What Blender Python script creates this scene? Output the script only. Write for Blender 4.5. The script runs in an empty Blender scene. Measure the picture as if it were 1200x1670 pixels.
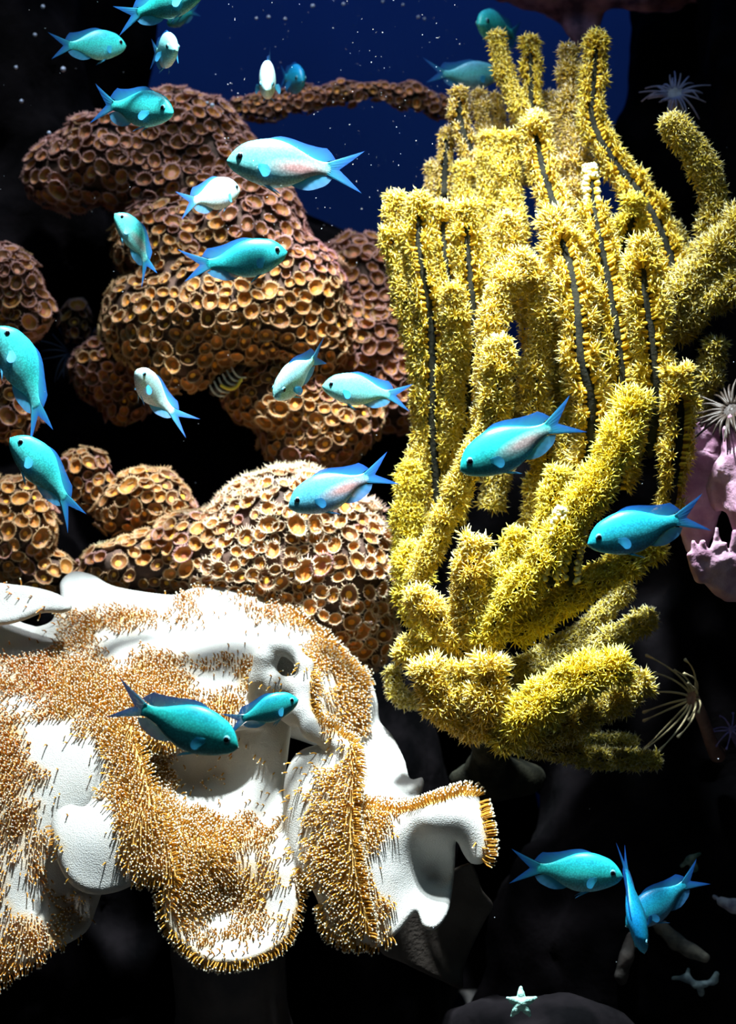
import bpy, math, random
import numpy as np
from mathutils import Vector, Matrix

random.seed(7)
RNG = np.random.default_rng(11)
SC = bpy.context.scene
COL = SC.collection

# ------------------------------------------------------------------ camera, world, lights, exposure
F = 3000.0            # focal length in photo pixels (1200 x 1670)
CZ = 0.36             # camera height above the tank floor (m)
cam = bpy.data.cameras.new('camera')
cam.sensor_fit = 'VERTICAL'; cam.sensor_height = 36.0; cam.sensor_width = 36.0
cam.lens = F / 1670.0 * 36.0
cam.clip_start = 0.02; cam.clip_end = 20
cam.dof.use_dof = True; cam.dof.focus_distance = 0.96; cam.dof.aperture_fstop = 11.0
cam_o = bpy.data.objects.new('camera', cam); COL.objects.link(cam_o)
cam_o.location = (0, 0, CZ); cam_o.rotation_euler = (math.pi / 2, 0, 0)
SC.camera = cam_o

w = bpy.data.worlds.new('world'); SC.world = w; w.use_nodes = True
w.node_tree.nodes['Background'].inputs[0].default_value = (0.05, 0.25, 0.6, 1)
w.node_tree.nodes['Background'].inputs[1].default_value = 0.003

def lamp(name, kind, loc, target, energy, color, **kw):
    l = bpy.data.lights.new(name, kind); l.energy = energy; l.color = color
    for k, v in kw.items(): setattr(l, k, v)
    o = bpy.data.objects.new(name, l); COL.objects.link(o); o.location = loc
    d = Vector(target) - Vector(loc); o.rotation_euler = d.to_track_quat('-Z', 'Y').to_euler()
    return o
# key and reef lamps hung over the water, then three added fills
lamp('key_lamp', 'SPOT', (0.0, 0.82, CZ + 0.75), (0.01, 1.0, CZ - 0.06), 108, (0.86, 0.96, 1.0), spot_size=math.radians(46), spot_blend=0.9, shadow_soft_size=0.025)
lamp('reef_lamp', 'SPOT', (-0.12, 0.95, CZ + 1.05), (-0.09, 1.2, CZ + 0.12), 25, (0.87, 0.93, 1.0), spot_size=math.radians(34), spot_blend=0.8, shadow_soft_size=0.05)
lamp('pool_fill', 'SPOT', (0.03, 0.70, CZ + 0.80), (0.06, 1.0, CZ - 0.085), 60, (0.88, 0.97, 1.0), spot_size=math.radians(15), spot_blend=0.9, shadow_soft_size=0.025)  # added spot that brightens the lower yellow branches and the cup
lamp('blue_wall_fill', 'AREA', (0.0, 1.42, CZ + 0.85), (0.0, 1.62, CZ + 0.1), 0.32, (0.05, 0.25, 1.0), shape='RECTANGLE', size=0.5, size_y=0.2)  # added blue fill for the back wall, in place of water scatter
lamp('front_fill', 'AREA', (0.0, 0.35, CZ + 0.95), (0.0, 1.05, CZ + 0.02), 1.1, (0.55, 0.85, 1.0), shape='RECTANGLE', size=0.6, size_y=0.25)  # added soft fill from the front, mainly for the fish flanks

SC.view_settings.view_transform = 'Standard'; SC.view_settings.look = 'None'
SC.view_settings.gamma = 1.0; SC.view_settings.use_curve_mapping = False
SC.view_settings.exposure = 0.55

# ------------------------------------------------------------------ helpers
def P(px, py, d):
    return Vector(((px - 600) / F * d, d, CZ + (835 - py) / F * d))
def Wv(q):
    """(px, py, D) arrays to world; D is depth in pixels at one metre: d = 1 + D/F"""
    q = np.asarray(q, float); d = 1 + q[:, 2] / F
    return np.stack([(q[:, 0] - 600) / F * d, d, CZ + (835 - q[:, 1]) / F * d], 1)
def tag(o, label=None, cat=None, group=None, kind=None):
    if label: o['label'] = label
    if cat: o['category'] = cat
    if group: o['group'] = group
    if kind: o['kind'] = kind
    return o
def link(o, parent=None):
    COL.objects.link(o)
    if parent is not None: o.parent = parent
    return o
def empty(name, loc=(0, 0, 0)):
    o = bpy.data.objects.new(name, None); COL.objects.link(o); o.location = loc
    o.empty_display_size = 0.01
    return o
def npmesh(name, V, Fc, mats, smooth=True, mi=None, vcol=None):
    """V (n,3); Fc (m,3) or (m,4) or list of such"""
    me = bpy.data.meshes.new(name)
    V = np.asarray(V, np.float32)
    parts = Fc if isinstance(Fc, list) else [Fc]
    parts = [np.asarray(p, np.int32) for p in parts if len(p)]
    nl = sum(p.size for p in parts); nf = sum(len(p) for p in parts)
    me.vertices.add(len(V)); me.vertices.foreach_set('co', V.ravel())
    me.loops.add(nl); me.loops.foreach_set('vertex_index', np.concatenate([p.ravel() for p in parts]))
    me.polygons.add(nf)
    tot = np.concatenate([np.full(len(p), p.shape[1], np.int32) for p in parts])
    st = np.concatenate([[0], np.cumsum(tot)[:-1]]).astype(np.int32)
    me.polygons.foreach_set('loop_start', st); me.polygons.foreach_set('loop_total', tot)
    me.polygons.foreach_set('use_smooth', np.full(nf, smooth, bool))
    if mi is not None: me.polygons.foreach_set('material_index', np.asarray(mi, np.int32))
    for m in (mats if isinstance(mats, (list, tuple)) else [mats]): me.materials.append(m)
    me.update(); me.validate()
    if vcol is not None:
        a = me.color_attributes.new('col', 'FLOAT_COLOR', 'POINT')
        c = np.ones((len(V), 4), np.float32); c[:, :3] = vcol; a.data.foreach_set('color', c.ravel())
    return me
def mobj(name, me, parent=None, loc=None):
    o = bpy.data.objects.new(name, me); link(o, parent)
    if loc is not None: o.location = loc
    return o

# --- value noise
def _hash(i, j, k, s):
    h = (i * 374761393 + j * 668265263 + k * 2147483647 + s * 974711) & 0xffffffff
    h = ((h ^ (h >> 13)) * 1274126177) & 0xffffffff
    return ((h ^ (h >> 16)) & 0xffff) / 65535.0
def vnoise(x, y, z, s=0):
    xi, yi, zi = np.floor(x).astype(np.int64), np.floor(y).astype(np.int64), np.floor(z).astype(np.int64)
    u, v, t = x - xi, y - yi, z - zi
    u, v, t = [a * a * (3 - 2 * a) for a in (u, v, t)]
    r = 0
    for a in (0, 1):
        for b in (0, 1):
            for c in (0, 1):
                r = r + _hash(xi + a, yi + b, zi + c, s) * (u if a else 1 - u) * (v if b else 1 - v) * (t if c else 1 - t)
    return r
def fbm(x, y, z, oc=3, s=0):
    r, a, n = 0, 1.0, 0
    for o in range(oc):
        r = r + a * (vnoise(x * 2 ** o, y * 2 ** o, z * 2 ** o, s + o) - .5); n += a; a *= .5
    return r / n

# --- signed-distance modelling: naive surface nets
def surface_nets(G, org, step):
    s = G < 0
    nx, ny, nz = G.shape
    c = np.zeros((nx - 1, ny - 1, nz - 1), np.int8)
    for a in (0, 1):
        for b in (0, 1):
            for d in (0, 1):
                c += s[a:nx - 1 + a, b:ny - 1 + b, d:nz - 1 + d]
    I, J, K = np.nonzero((c > 0) & (c < 8))
    vid = np.full(c.shape, -1, np.int32); vid[I, J, K] = np.arange(len(I))
    acc = np.zeros((len(I), 3)); cnt = np.zeros(len(I))
    for ax in range(3):
        o1, o2 = [q for q in range(3) if q != ax]
        for a in (0, 1):
            for b in (0, 1):
                p = [0, 0, 0]; p[o1] = a; p[o2] = b
                q = list(p); q[ax] = 1
                g0 = G[I + p[0], J + p[1], K + p[2]]; g1 = G[I + q[0], J + q[1], K + q[2]]
                m = (g0 < 0) != (g1 < 0)
                t = np.where(m, g0 / np.where(m, g0 - g1, 1), 0)
                pt = np.tile(np.array(p, float), (len(I), 1)); pt[:, ax] += t
                acc += pt * m[:, None]; cnt += m
    V = acc / np.maximum(cnt, 1)[:, None] + np.stack([I, J, K], 1)
    V = V * np.array(step) + np.array(org)
    quads = []
    for ax in range(3):
        o1, o2 = [(1, 2), (2, 0), (0, 1)][ax]
        sl0 = [slice(None)] * 3; sl1 = [slice(None)] * 3
        sl0[ax] = slice(0, -1); sl1[ax] = slice(1, None)
        ch = s[tuple(sl0)] != s[tuple(sl1)]
        idx = np.array(np.nonzero(ch)).T
        ok = (idx[:, o1] > 0) & (idx[:, o2] > 0)
        lim = np.array(c.shape)
        ok &= (idx[:, o1] < lim[o1]) & (idx[:, o2] < lim[o2])
        idx = idx[ok]
        ins = s[idx[:, 0], idx[:, 1], idx[:, 2]]
        def cell(d1, d2):
            e = idx.copy(); e[:, o1] += d1; e[:, o2] += d2
            return vid[e[:, 0], e[:, 1], e[:, 2]]
        q = np.stack([cell(-1, -1), cell(0, -1), cell(0, 0), cell(-1, 0)], 1)
        q[~ins] = q[~ins][:, ::-1]
        quads.append(q)
    return V, np.concatenate(quads)
def fix_orient(V, Q):
    a, b, c = V[Q[:, 0]], V[Q[:, 1]], V[Q[:, 2]]; d = V[Q[:, 3]]
    vol = np.einsum('ij,ij->i', a, np.cross(b, c)).sum() + np.einsum('ij,ij->i', a, np.cross(c, d)).sum()
    return Q[:, ::-1].copy() if vol < 0 else Q
def vnormals(V, Q):
    n = np.cross(V[Q[:, 2]] - V[Q[:, 0]], V[Q[:, 3]] - V[Q[:, 1]])
    N = np.zeros_like(V)
    for k in range(4): np.add.at(N, Q[:, k], n)
    return N / np.maximum(np.linalg.norm(N, axis=1), 1e-12)[:, None]
def smin(a, b, k):
    h = np.clip(.5 + .5 * (b - a) / k, 0, 1)
    return b * (1 - h) + a * h - k * h * (1 - h)
class Field:
    """SDF grid in (px, py, D) space, all in photo pixels at one metre"""
    def __init__(s, x, y, z, step):
        s.st = step
        s.X, s.Y, s.Z = [np.arange(a, b + step, step, dtype=np.float32) for a, b in (x, y, z)]
        s.G = np.full((len(s.X), len(s.Y), len(s.Z)), 1e3, np.float32)
    def box(s, x0, x1, y0, y1, z0, z1):
        r = []
        for A, a, b in ((s.X, x0, x1), (s.Y, y0, y1), (s.Z, z0, z1)):
            i0 = max(0, int((a - A[0]) / s.st)); i1 = min(len(A), int((b - A[0]) / s.st) + 2)
            if i1 <= i0: return None
            r.append(slice(i0, i1))
        return tuple(r)
    def put(s, sl, val, k):
        s.G[sl] = smin(s.G[sl], val.astype(np.float32), k) if k > 0 else np.minimum(s.G[sl], val)
    def ball(s, c, r, k=20):
        r = np.array(r if hasattr(r, '__len__') else (r, r, r), float); m = k + 12
        sl = s.box(*[v for i in range(3) for v in (c[i] - r[i] - m, c[i] + r[i] + m)])
        if sl is None: return
        x, y, z = np.meshgrid(s.X[sl[0]] - c[0], s.Y[sl[1]] - c[1], s.Z[sl[2]] - c[2], indexing='ij')
        q = np.sqrt((x / r[0]) ** 2 + (y / r[1]) ** 2 + (z / r[2]) ** 2)
        s.put(sl, (q - 1) * r.min(), k)
    def tube(s, pts, k=10, flat=None):
        """pts: (px,py,D,r) chain"""
        for a, b in zip(pts[:-1], pts[1:]):
            m = max(a[3], b[3]) + k + 8
            lo = [min(a[i], b[i]) - m for i in range(3)]; hi = [max(a[i], b[i]) + m for i in range(3)]
            sl = s.box(lo[0], hi[0], lo[1], hi[1], lo[2], hi[2])
            if sl is None: continue
            p = np.stack(np.meshgrid(s.X[sl[0]], s.Y[sl[1]], s.Z[sl[2]], indexing='ij'), -1)
            A, B = np.array(a[:3], float), np.array(b[:3], float); d = B - A
            t = np.clip(((p - A) @ d) / max(d @ d, 1e-9), 0, 1)
            v = np.linalg.norm(p - A - t[..., None] * d, axis=-1) - (a[3] + (b[3] - a[3]) * t)
            s.put(sl, v, k)
    def slab(s, poly, dep, r=12, k=8, sub=6):
        """curved sheet of half-thickness r with outline poly (px) and depth control points (px,py,D)"""
        pl = catmull(poly, sub); D = np.array(dep, float)
        x0, y0 = pl.min(0) - r - k - 6; x1, y1 = pl.max(0) + r + k + 6
        m = r * 3 + k + 20
        sl = s.box(x0, x1, y0, y1, s.Z[0], s.Z[-1])
        x, y = np.meshgrid(s.X[sl[0]], s.Y[sl[1]], indexing='ij')
        sd = polysd(np.stack([x.ravel(), y.ravel()], 1), pl).reshape(x.shape)
        H = tps(D[:, :2], D[:, 2], x, y)
        H = np.clip(H, D[:, 2].min() - 25, D[:, 2].max() + 25)
        gx, gy = np.gradient(H, s.st)
        corr = 1 / np.sqrt(1 + gx ** 2 + gy ** 2)
        dz = (s.Z[sl[2]][None, None, :] - H[..., None]) * corr[..., None]
        e = np.maximum(sd + r, 0)[..., None]
        s.put(sl, np.sqrt(e * e + dz * dz) - r, k)
    def roughen(s, amp, freq, oc=3, seed=0):
        near = np.abs(s.G) < amp * 1.5 + s.st * 2
        I = np.nonzero(near)
        x, y, z = s.X[I[0]] * freq, s.Y[I[1]] * freq, s.Z[I[2]] * freq
        s.G[I] += (fbm(x, y, z, oc, seed) * 2 * amp).astype(np.float32)
    def mesh(s):
        V, Q = surface_nets(s.G, (s.X[0], s.Y[0], s.Z[0]), (s.st,) * 3)
        Wd = Wv(V); Q = fix_orient(Wd, Q)
        return V, Wd, Q
def catmull(poly, sub):
    p = np.array(poly, float); n = len(p); out = []
    for i in range(n):
        a, b, c, d = p[i - 1], p[i], p[(i + 1) % n], p[(i + 2) % n]
        for t in np.arange(sub) / sub:
            out.append(.5 * (2 * b + (c - a) * t + (2 * a - 5 * b + 4 * c - d) * t * t + (3 * b - a - 3 * c + d) * t ** 3))
    return np.array(out)
def catopen(pts, n):
    """open Catmull-Rom through pts, n samples per span"""
    p = np.array(pts, float); q = np.vstack([2 * p[0] - p[1], p, 2 * p[-1] - p[-2]]); out = []
    for i in range(len(p) - 1):
        a, b, c, d = q[i:i + 4]
        for t in np.arange(n) / n:
            out.append(.5 * (2 * b + (c - a) * t + (2 * a - 5 * b + 4 * c - d) * t * t + (3 * b - a - 3 * c + d) * t ** 3))
    out.append(p[-1]); return np.array(out)
def polysd(q, pl):
    best = np.full(len(q), 1e9); ins = np.zeros(len(q), bool)
    for a, b in zip(pl, np.roll(pl, -1, 0)):
        d = b - a; t = np.clip(((q - a) @ d) / max(d @ d, 1e-9), 0, 1)
        best = np.minimum(best, np.linalg.norm(q - a - t[:, None] * d, axis=1))
        cr = ((a[1] > q[:, 1]) != (b[1] > q[:, 1]))
        with np.errstate(divide='ignore', invalid='ignore'):
            ins ^= cr & (q[:, 0] < (b[0] - a[0]) * (q[:, 1] - a[1]) / (b[1] - a[1] if b[1] != a[1] else 1e-9) + a[0])
    return np.where(ins, -best, best)
def tps(C, h, x, y):
    C = C / 100.0; n = len(C)
    def U(r2): return np.where(r2 > 1e-12, r2 * np.log(np.maximum(r2, 1e-12)), 0)
    K = U(((C[:, None] - C[None]) ** 2).sum(-1)) + np.eye(n) * .08
    A = np.zeros((n + 3, n + 3)); A[:n, :n] = K; A[:n, n] = 1; A[:n, n + 1:] = C
    A[n, :n] = 1; A[n + 1:, :n] = C.T
    wv = np.linalg.solve(A, np.concatenate([h, np.zeros(3)]))
    X, Y = x / 100.0, y / 100.0; r = wv[n] + wv[n + 1] * X + wv[n + 2] * Y
    for i in range(n): r = r + wv[i] * U((X - C[i, 0]) ** 2 + (Y - C[i, 1]) ** 2)
    return r
def tubemesh(pts, rad, seg=8, cap=True):
    """world-space tube; returns V, quads, tris"""
    p = np.array(pts, float); n = len(p); T = np.gradient(p, axis=0); T /= np.linalg.norm(T, axis=1)[:, None]
    ref = np.array([0.3, -1, 0.2]); V = []
    for i in range(n):
        a = np.cross(T[i], ref); a /= max(np.linalg.norm(a), 1e-9); b = np.cross(T[i], a)
        th = np.arange(seg) * 2 * math.pi / seg
        V.append(p[i] + rad[i] * (np.cos(th)[:, None] * a + np.sin(th)[:, None] * b))
    V = np.concatenate(V); Q = []
    for i in range(n - 1):
        for k in range(seg):
            Q.append((i * seg + k, i * seg + (k + 1) % seg, (i + 1) * seg + (k + 1) % seg, (i + 1) * seg + k))
    Tr = []
    if cap:
        e = len(V); V = np.vstack([V, p[0] - T[0] * rad[0] * .6, p[-1] + T[-1] * rad[-1] * .8])
        for k in range(seg):
            Tr.append((e, (k + 1) % seg, k)); Tr.append((e + 1, (n - 1) * seg + k, (n - 1) * seg + (k + 1) % seg))
    return V, np.array(Q), np.array(Tr).reshape(-1, 3)
def merge(items):
    """items: list of (V, quads, tris)"""
    Vs, Qs, Ts, o = [], [], [], 0
    for V, Q, T in items:
        Vs.append(V); o0 = o; o += len(V)
        if len(Q): Qs.append(np.asarray(Q) + o0)
        if len(T): Ts.append(np.asarray(T) + o0)
    return np.concatenate(Vs), [np.concatenate(x) for x in (Qs, Ts) if x]
def frames(N, spin=None):
    """rotation matrices with columns (a, b, n)"""
    N = np.asarray(N, float); ref = np.where(np.abs(N[:, 2:3]) < .9, [[0, 0, 1.]], [[1., 0, 0]])
    a = np.cross(ref, N); a /= np.linalg.norm(a, axis=1)[:, None]; b = np.cross(N, a)
    if spin is not None:
        c, s_ = np.cos(spin)[:, None], np.sin(spin)[:, None]; a, b = a * c + b * s_, b * c - a * s_
    return np.stack([a, b, N], -1)
def scatter(V, Q, mask, dens_n, rmin=None, weight=None):
    """random points on quads; V world, mask per quad; returns point, quad index, bary mix"""
    idx = np.nonzero(mask)[0]
    q = Q[idx]; A = .5 * np.linalg.norm(np.cross(V[q[:, 2]] - V[q[:, 0]], V[q[:, 3]] - V[q[:, 1]]), axis=1)
    if weight is not None: A = A * weight[idx]
    pick = RNG.choice(len(idx), dens_n, p=A / A.sum())
    u, v = RNG.random(dens_n)[:, None], RNG.random(dens_n)[:, None]
    qq = q[pick]
    pt = (V[qq[:, 0]] * (1 - u) + V[qq[:, 1]] * u) * (1 - v) + (V[qq[:, 3]] * (1 - u) + V[qq[:, 2]] * u) * v
    return pt, idx[pick]
def poisson(pts, r):
    cell = {}; keep = []
    for i, p in enumerate(pts):
        rr = r[i]; g = 0.006
        c = (int(p[0] // g), int(p[1] // g), int(p[2] // g)); ok = True
        R = int(rr // g) + 1
        for a in range(-R, R + 1):
            for b in range(-R, R + 1):
                for d in range(-R, R + 1):
                    for j in cell.get((c[0] + a, c[1] + b, c[2] + d), ()):
                        if ((pts[j] - p) ** 2).sum() < rr * rr: ok = False; break
                    if not ok: break
                if not ok: break
            if not ok: break
        if ok: cell.setdefault(c, []).append(i); keep.append(i)
    return keep

# --- materials
def nodes(name):
    m = bpy.data.materials.new(name); m.use_nodes = True
    nt = m.node_tree; return m, nt, nt.nodes['Principled BSDF']
def mat(name, c1, c2=None, scale=40, rough=.6, bump=0, bscale=200, spec=.4, sss=0, vor=False, detail=4):
    m, nt, b = nodes(name); N, L = nt.nodes, nt.links
    b.inputs['Roughness'].default_value = rough; b.inputs['Specular IOR Level'].default_value = spec
    tc = N.new('ShaderNodeTexCoord')
    if c2 is None: b.inputs['Base Color'].default_value = (*c1, 1)
    else:
        nz = N.new('ShaderNodeTexNoise'); nz.inputs['Scale'].default_value = scale; nz.inputs['Detail'].default_value = detail
        L.new(tc.outputs['Object'], nz.inputs['Vector'])
        rp = N.new('ShaderNodeValToRGB'); rp.color_ramp.elements[0].color = (*c1, 1); rp.color_ramp.elements[1].color = (*c2, 1)
        rp.color_ramp.elements[0].position = .38; rp.color_ramp.elements[1].position = .62
        L.new(nz.outputs['Fac'], rp.inputs['Fac']); L.new(rp.outputs['Color'], b.inputs['Base Color'])
    if bump:
        t = N.new('ShaderNodeTexVoronoi' if vor else 'ShaderNodeTexNoise'); t.inputs['Scale'].default_value = bscale
        L.new(tc.outputs['Object'], t.inputs['Vector'])
        bp = N.new('ShaderNodeBump'); bp.inputs['Strength'].default_value = bump; bp.inputs['Distance'].default_value = .001
        L.new(t.outputs[0], bp.inputs['Height']); L.new(bp.outputs['Normal'], b.inputs['Normal'])
    if sss:
        b.inputs['Subsurface Weight'].default_value = sss; b.inputs['Subsurface Scale'].default_value = .004
        b.inputs['Subsurface Radius'].default_value = (1, .8, .6)
    return m
def vcmat(name, rough=.5, trans=.25, gain=(1, 1, 1), var=0.0):
    """colour from the mesh's own point colours, part translucent"""
    m, nt, b = nodes(name); N, L = nt.nodes, nt.links
    at = N.new('ShaderNodeAttribute'); at.attribute_name = 'col'
    mx = N.new('ShaderNodeMix'); mx.data_type = 'RGBA'; mx.blend_type = 'MULTIPLY'; mx.inputs[0].default_value = 1
    L.new(at.outputs['Color'], mx.inputs[6]); mx.inputs[7].default_value = (*gain, 1)
    b.inputs['Roughness'].default_value = rough; b.inputs['Specular IOR Level'].default_value = .25
    L.new(mx.outputs[2], b.inputs['Base Color'])
    tr = N.new('ShaderNodeBsdfTranslucent'); L.new(mx.outputs[2], tr.inputs['Color'])
    ms = N.new('ShaderNodeMixShader'); ms.inputs[0].default_value = trans
    L.new(b.outputs[0], ms.inputs[1]); L.new(tr.outputs[0], ms.inputs[2]); L.new(ms.outputs[0], N['Material Output'].inputs[0])
    return m

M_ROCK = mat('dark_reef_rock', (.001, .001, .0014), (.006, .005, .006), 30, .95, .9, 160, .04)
M_PURPLE = mat('coralline_rock', (.07, .035, .09), (.50, .26, .44), 45, .8, .9, 180)
M_WALL = mat('tank_back_wall', (.02, .09, .38), (.03, .12, .46), 3, .7)  # saturated blue stands in for light scattered by the water
M_SIDE = mat('tank_side_wall', (.01, .012, .02), (.014, .016, .03), 3, .8)
M_SAND = mat('dark_sand', (.02, .02, .022), (.06, .055, .05), 220, .9, .6, 900)

# ------------------------------------------------------------------ the tank shell
def boxmesh(name, lo, hi, m):
    x0, y0, z0 = lo; x1, y1, z1 = hi
    V = [(x0, y0, z0), (x1, y0, z0), (x1, y1, z0), (x0, y1, z0), (x0, y0, z1), (x1, y0, z1), (x1, y1, z1), (x0, y1, z1)]
    return npmesh(name, V, np.array([(0, 3, 2, 1), (4, 5, 6, 7), (0, 1, 5, 4), (1, 2, 6, 5), (2, 3, 7, 6), (3, 0, 4, 7)]), m, smooth=False)
def struct(name, lo, hi, m):
    o = mobj(name, boxmesh(name, lo, hi, m)); o['kind'] = 'structure'; return o
struct('wall_back', (-.70, 1.75, 0), (.70, 1.78, 1.02), M_WALL)
struct('wall_left', (-.73, .45, 0), (-.70, 1.78, 1.02), M_SIDE)
struct('wall_right', (.70, .45, 0), (.73, 1.78, 1.02), M_SIDE)
struct('floor', (-.73, .45, -.03), (.73, 1.78, 0), M_SAND)

def sdf_thing(name, fld, m, label, cat, parent=None, rough=None):
    if rough: fld.roughen(*rough)
    V, Wd, Q = fld.mesh()
    o = mobj(name, npmesh(name, Wd, Q, m), parent)
    if label: tag(o, label, cat)
    return o, V, Wd, Q

# dark reef rock that carries everything
f = Field((-330, 900), (-330, 2000), (380, 1500), 16)
f.ball((160, 500, 1180), (160, 250, 170), 60); f.ball((110, 40, 1200), (140, 260, 150), 60)
f.ball((-60, 120, 1000), (190, 260, 260), 60); f.ball((-90, 520, 900), (190, 260, 330), 60)
f.ball((60, 330, 960), (130, 190, 220), 50); f.ball((-60, 1000, 820), (250, 280, 330), 60)
f.ball((100, 760, 980), (150, 200, 200), 60); f.ball((-60, 1650, 800), (300, 500, 380), 80)
f.ball((400, 560, 1010), (210, 240, 240), 60); f.ball((560, 620, 1060), (150, 220, 220), 60)
f.ball((330, 880, 930), (260, 230, 250), 60); f.ball((520, 930, 860), (140, 180, 220), 60)
f.ball((420, 1500, 900), (330, 600, 380), 90); f.ball((730, 1450, 1280), (150, 420, 140), 60)
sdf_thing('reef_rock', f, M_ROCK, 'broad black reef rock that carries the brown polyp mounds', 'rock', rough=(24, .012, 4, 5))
f = Field((600, 1560), (-250, 2000), (-220, 1400), 16)
f.ball((1290, 120, 780), (150, 330, 300), 70); f.ball((1120, 180, 1180), (110, 330, 150), 70); f.ball((870, 1745, 0), (200, 120, 130), 60); f.ball((1330, 520, 700), (190, 330, 300), 70)
f.ball((1230, 800, 700), (160, 240, 260), 60); f.ball((1150, 1180, 720), (260, 260, 280), 70)
f.ball((900, 960, 900), (200, 330, 260), 70); f.ball((1000, 700, 930), (160, 250, 240), 70); f.ball((1130, 1560, 640), (330, 330, 280), 70); f.ball((960, 1850, 620), (300, 240, 260), 70)
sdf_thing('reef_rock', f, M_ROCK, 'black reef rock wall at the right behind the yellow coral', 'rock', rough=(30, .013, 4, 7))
f = Field((700, 1330), (-260, 130), (650, 1250), 12)
f.ball((900, -60, 930), (120, 78, 150), 40); f.ball((1060, -70, 920), (130, 90, 150), 40); 
f.tube([(945, 20, 900, 40), (950, 60, 890, 14)], 25)
sdf_thing('coralline_rock', f, M_PURPLE, 'purple encrusted rock overhang above the tip of the yellow coral', 'rock', rough=(22, .02, 4, 9))

# ------------------------------------------------------------------ leather coral
PX = 1 / F
M_LEATHER = mat('leather_coral_skin', (.36, .365, .345), (.44, .44, .415), 18, .62, .28, 1400, .3, .12, True)
_nt = M_LEATHER.node_tree; _b = _nt.nodes['Principled BSDF']; _src = _b.inputs['Base Color'].links[0].from_socket
_at = _nt.nodes.new('ShaderNodeAttribute'); _at.attribute_name = 'col'; _mx = _nt.nodes.new('ShaderNodeMix'); _mx.data_type = 'RGBA'; _mx.blend_type = 'MULTIPLY'; _mx.inputs[0].default_value = 1
_nt.links.new(_src, _mx.inputs[6]); _nt.links.new(_at.outputs['Color'], _mx.inputs[7]); _nt.links.new(_mx.outputs[2], _b.inputs['Base Color'])
M_LEATHER_POLYP = vcmat('leather_polyp', .45, .45)
L = Field((-76, 826), (916, 1630), (-190, 380), 4)
# the main cap, sloping towards the viewer
L.slab([(-110, 1012), (60, 1022), (96, 985), (98, 950), (120, 932), (152, 938), (190, 957), (280, 970), (312, 960), (360, 954), (430, 970), (480, 998), (522, 1030), (560, 1070), (595, 1108), (612, 1160), (600, 1212), (540, 1222), (480, 1205), (420, 1190), (385, 1193), (320, 1208), (262, 1220), (222, 1212), (225, 1290), (200, 1380), (172, 1440), (158, 1480), (140, 1520), (90, 1550), (30, 1582), (-110, 1625)],
       [(-70, 1020, 250), (60, 1040, 235), (120, 940, 330), (280, 970, 300), (360, 955, 320), (480, 1000, 300), (560, 1070, 270), (610, 1160, 260), (600, 1215, 250), (200, 1010, 240), (350, 1020, 225), (400, 990, 270), (440, 1060, 200), (520, 1130, 195), (560, 1190, 215), (100, 1090, 165), (250, 1090, 150), (380, 1110, 120), (0, 1150, 110), (120, 1180, 60), (250, 1200, 25), (330, 1195, 40), (395, 1180, 60), (480, 1200, 130), (180, 1260, 0), (60, 1300, -5), (-40, 1350, -30), (40, 1420, -50), (110, 1460, -5), (20, 1560, -95), (90, 1540, -70), (-60, 1600, -95), (150, 1500, -10)], 12, 8)
# curled margin, upper left
L.slab([(-110, 945), (20, 953), (72, 961), (105, 974), (118, 990), (104, 1000), (70, 1000), (38, 1012), (0, 1020), (-110, 1022)],
       [(-100, 955, 235), (0, 962, 215), (60, 975, 185), (112, 990, 160), (0, 1010, 180), (60, 1000, 165), (-90, 1010, 200)], 12, 6)
# rolled rim and ridge, left of the middle
L.slab([(215, 1182), (232, 1230), (250, 1282), (272, 1340), (288, 1395), (290, 1436), (262, 1438), (228, 1440), (190, 1455), (150, 1459), (115, 1442), (92, 1402), (82, 1355), (90, 1326), (112, 1312), (140, 1314), (156, 1280), (165, 1230), (190, 1185)],
       [(200, 1195, 25), (170, 1240, 0), (240, 1260, -30), (165, 1290, -25), (120, 1325, -50), (92, 1360, -70), (105, 1410, -90), (180, 1450, -115), (280, 1430, -115), (220, 1350, -100), (150, 1380, -95), (270, 1360, -75)], 14, 9)
# valley wall running down into the bottom lobe
L.slab([(205, 1195), (300, 1188), (400, 1150), (420, 1088), (455, 1085), (476, 1150), (470, 1230), (462, 1300), (472, 1370), (488, 1420), (490, 1470), (470, 1530), (430, 1560), (385, 1573), (335, 1570), (300, 1545), (270, 1510), (262, 1470), (266, 1440), (285, 1432), (280, 1380), (262, 1330), (236, 1260)],
       [(230, 1215, 75), (300, 1215, 95), (400, 1180, 90), (440, 1110, 115), (465, 1200, 85), (440, 1280, 85), (300, 1280, 92), (262, 1320, -15), (340, 1335, 25), (420, 1345, 35), (460, 1380, -15), (340, 1395, -62), (430, 1420, -35), (370, 1470, -40), (272, 1455, -118), (290, 1500, -110), (320, 1530, -108), (380, 1562, -142), (450, 1530, -100), (480, 1470, -70)], 13, 8)
# right-hand fold
L.slab([(462, 1290), (470, 1250), (490, 1224), (530, 1213), (576, 1218), (583, 1260), (578, 1330), (583, 1400), (592, 1460), (604, 1530), (570, 1542), (532, 1522), (522, 1482), (508, 1450), (480, 1412), (464, 1360)],
       [(475, 1300, 0), (470, 1360, -10), (520, 1225, 10), (575, 1230, -35), (575, 1300, -70), (530, 1320, -55), (580, 1400, -105), (530, 1410, -85), (490, 1395, -45), (540, 1500, -100), (590, 1520, -118)], 14, 8)
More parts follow.
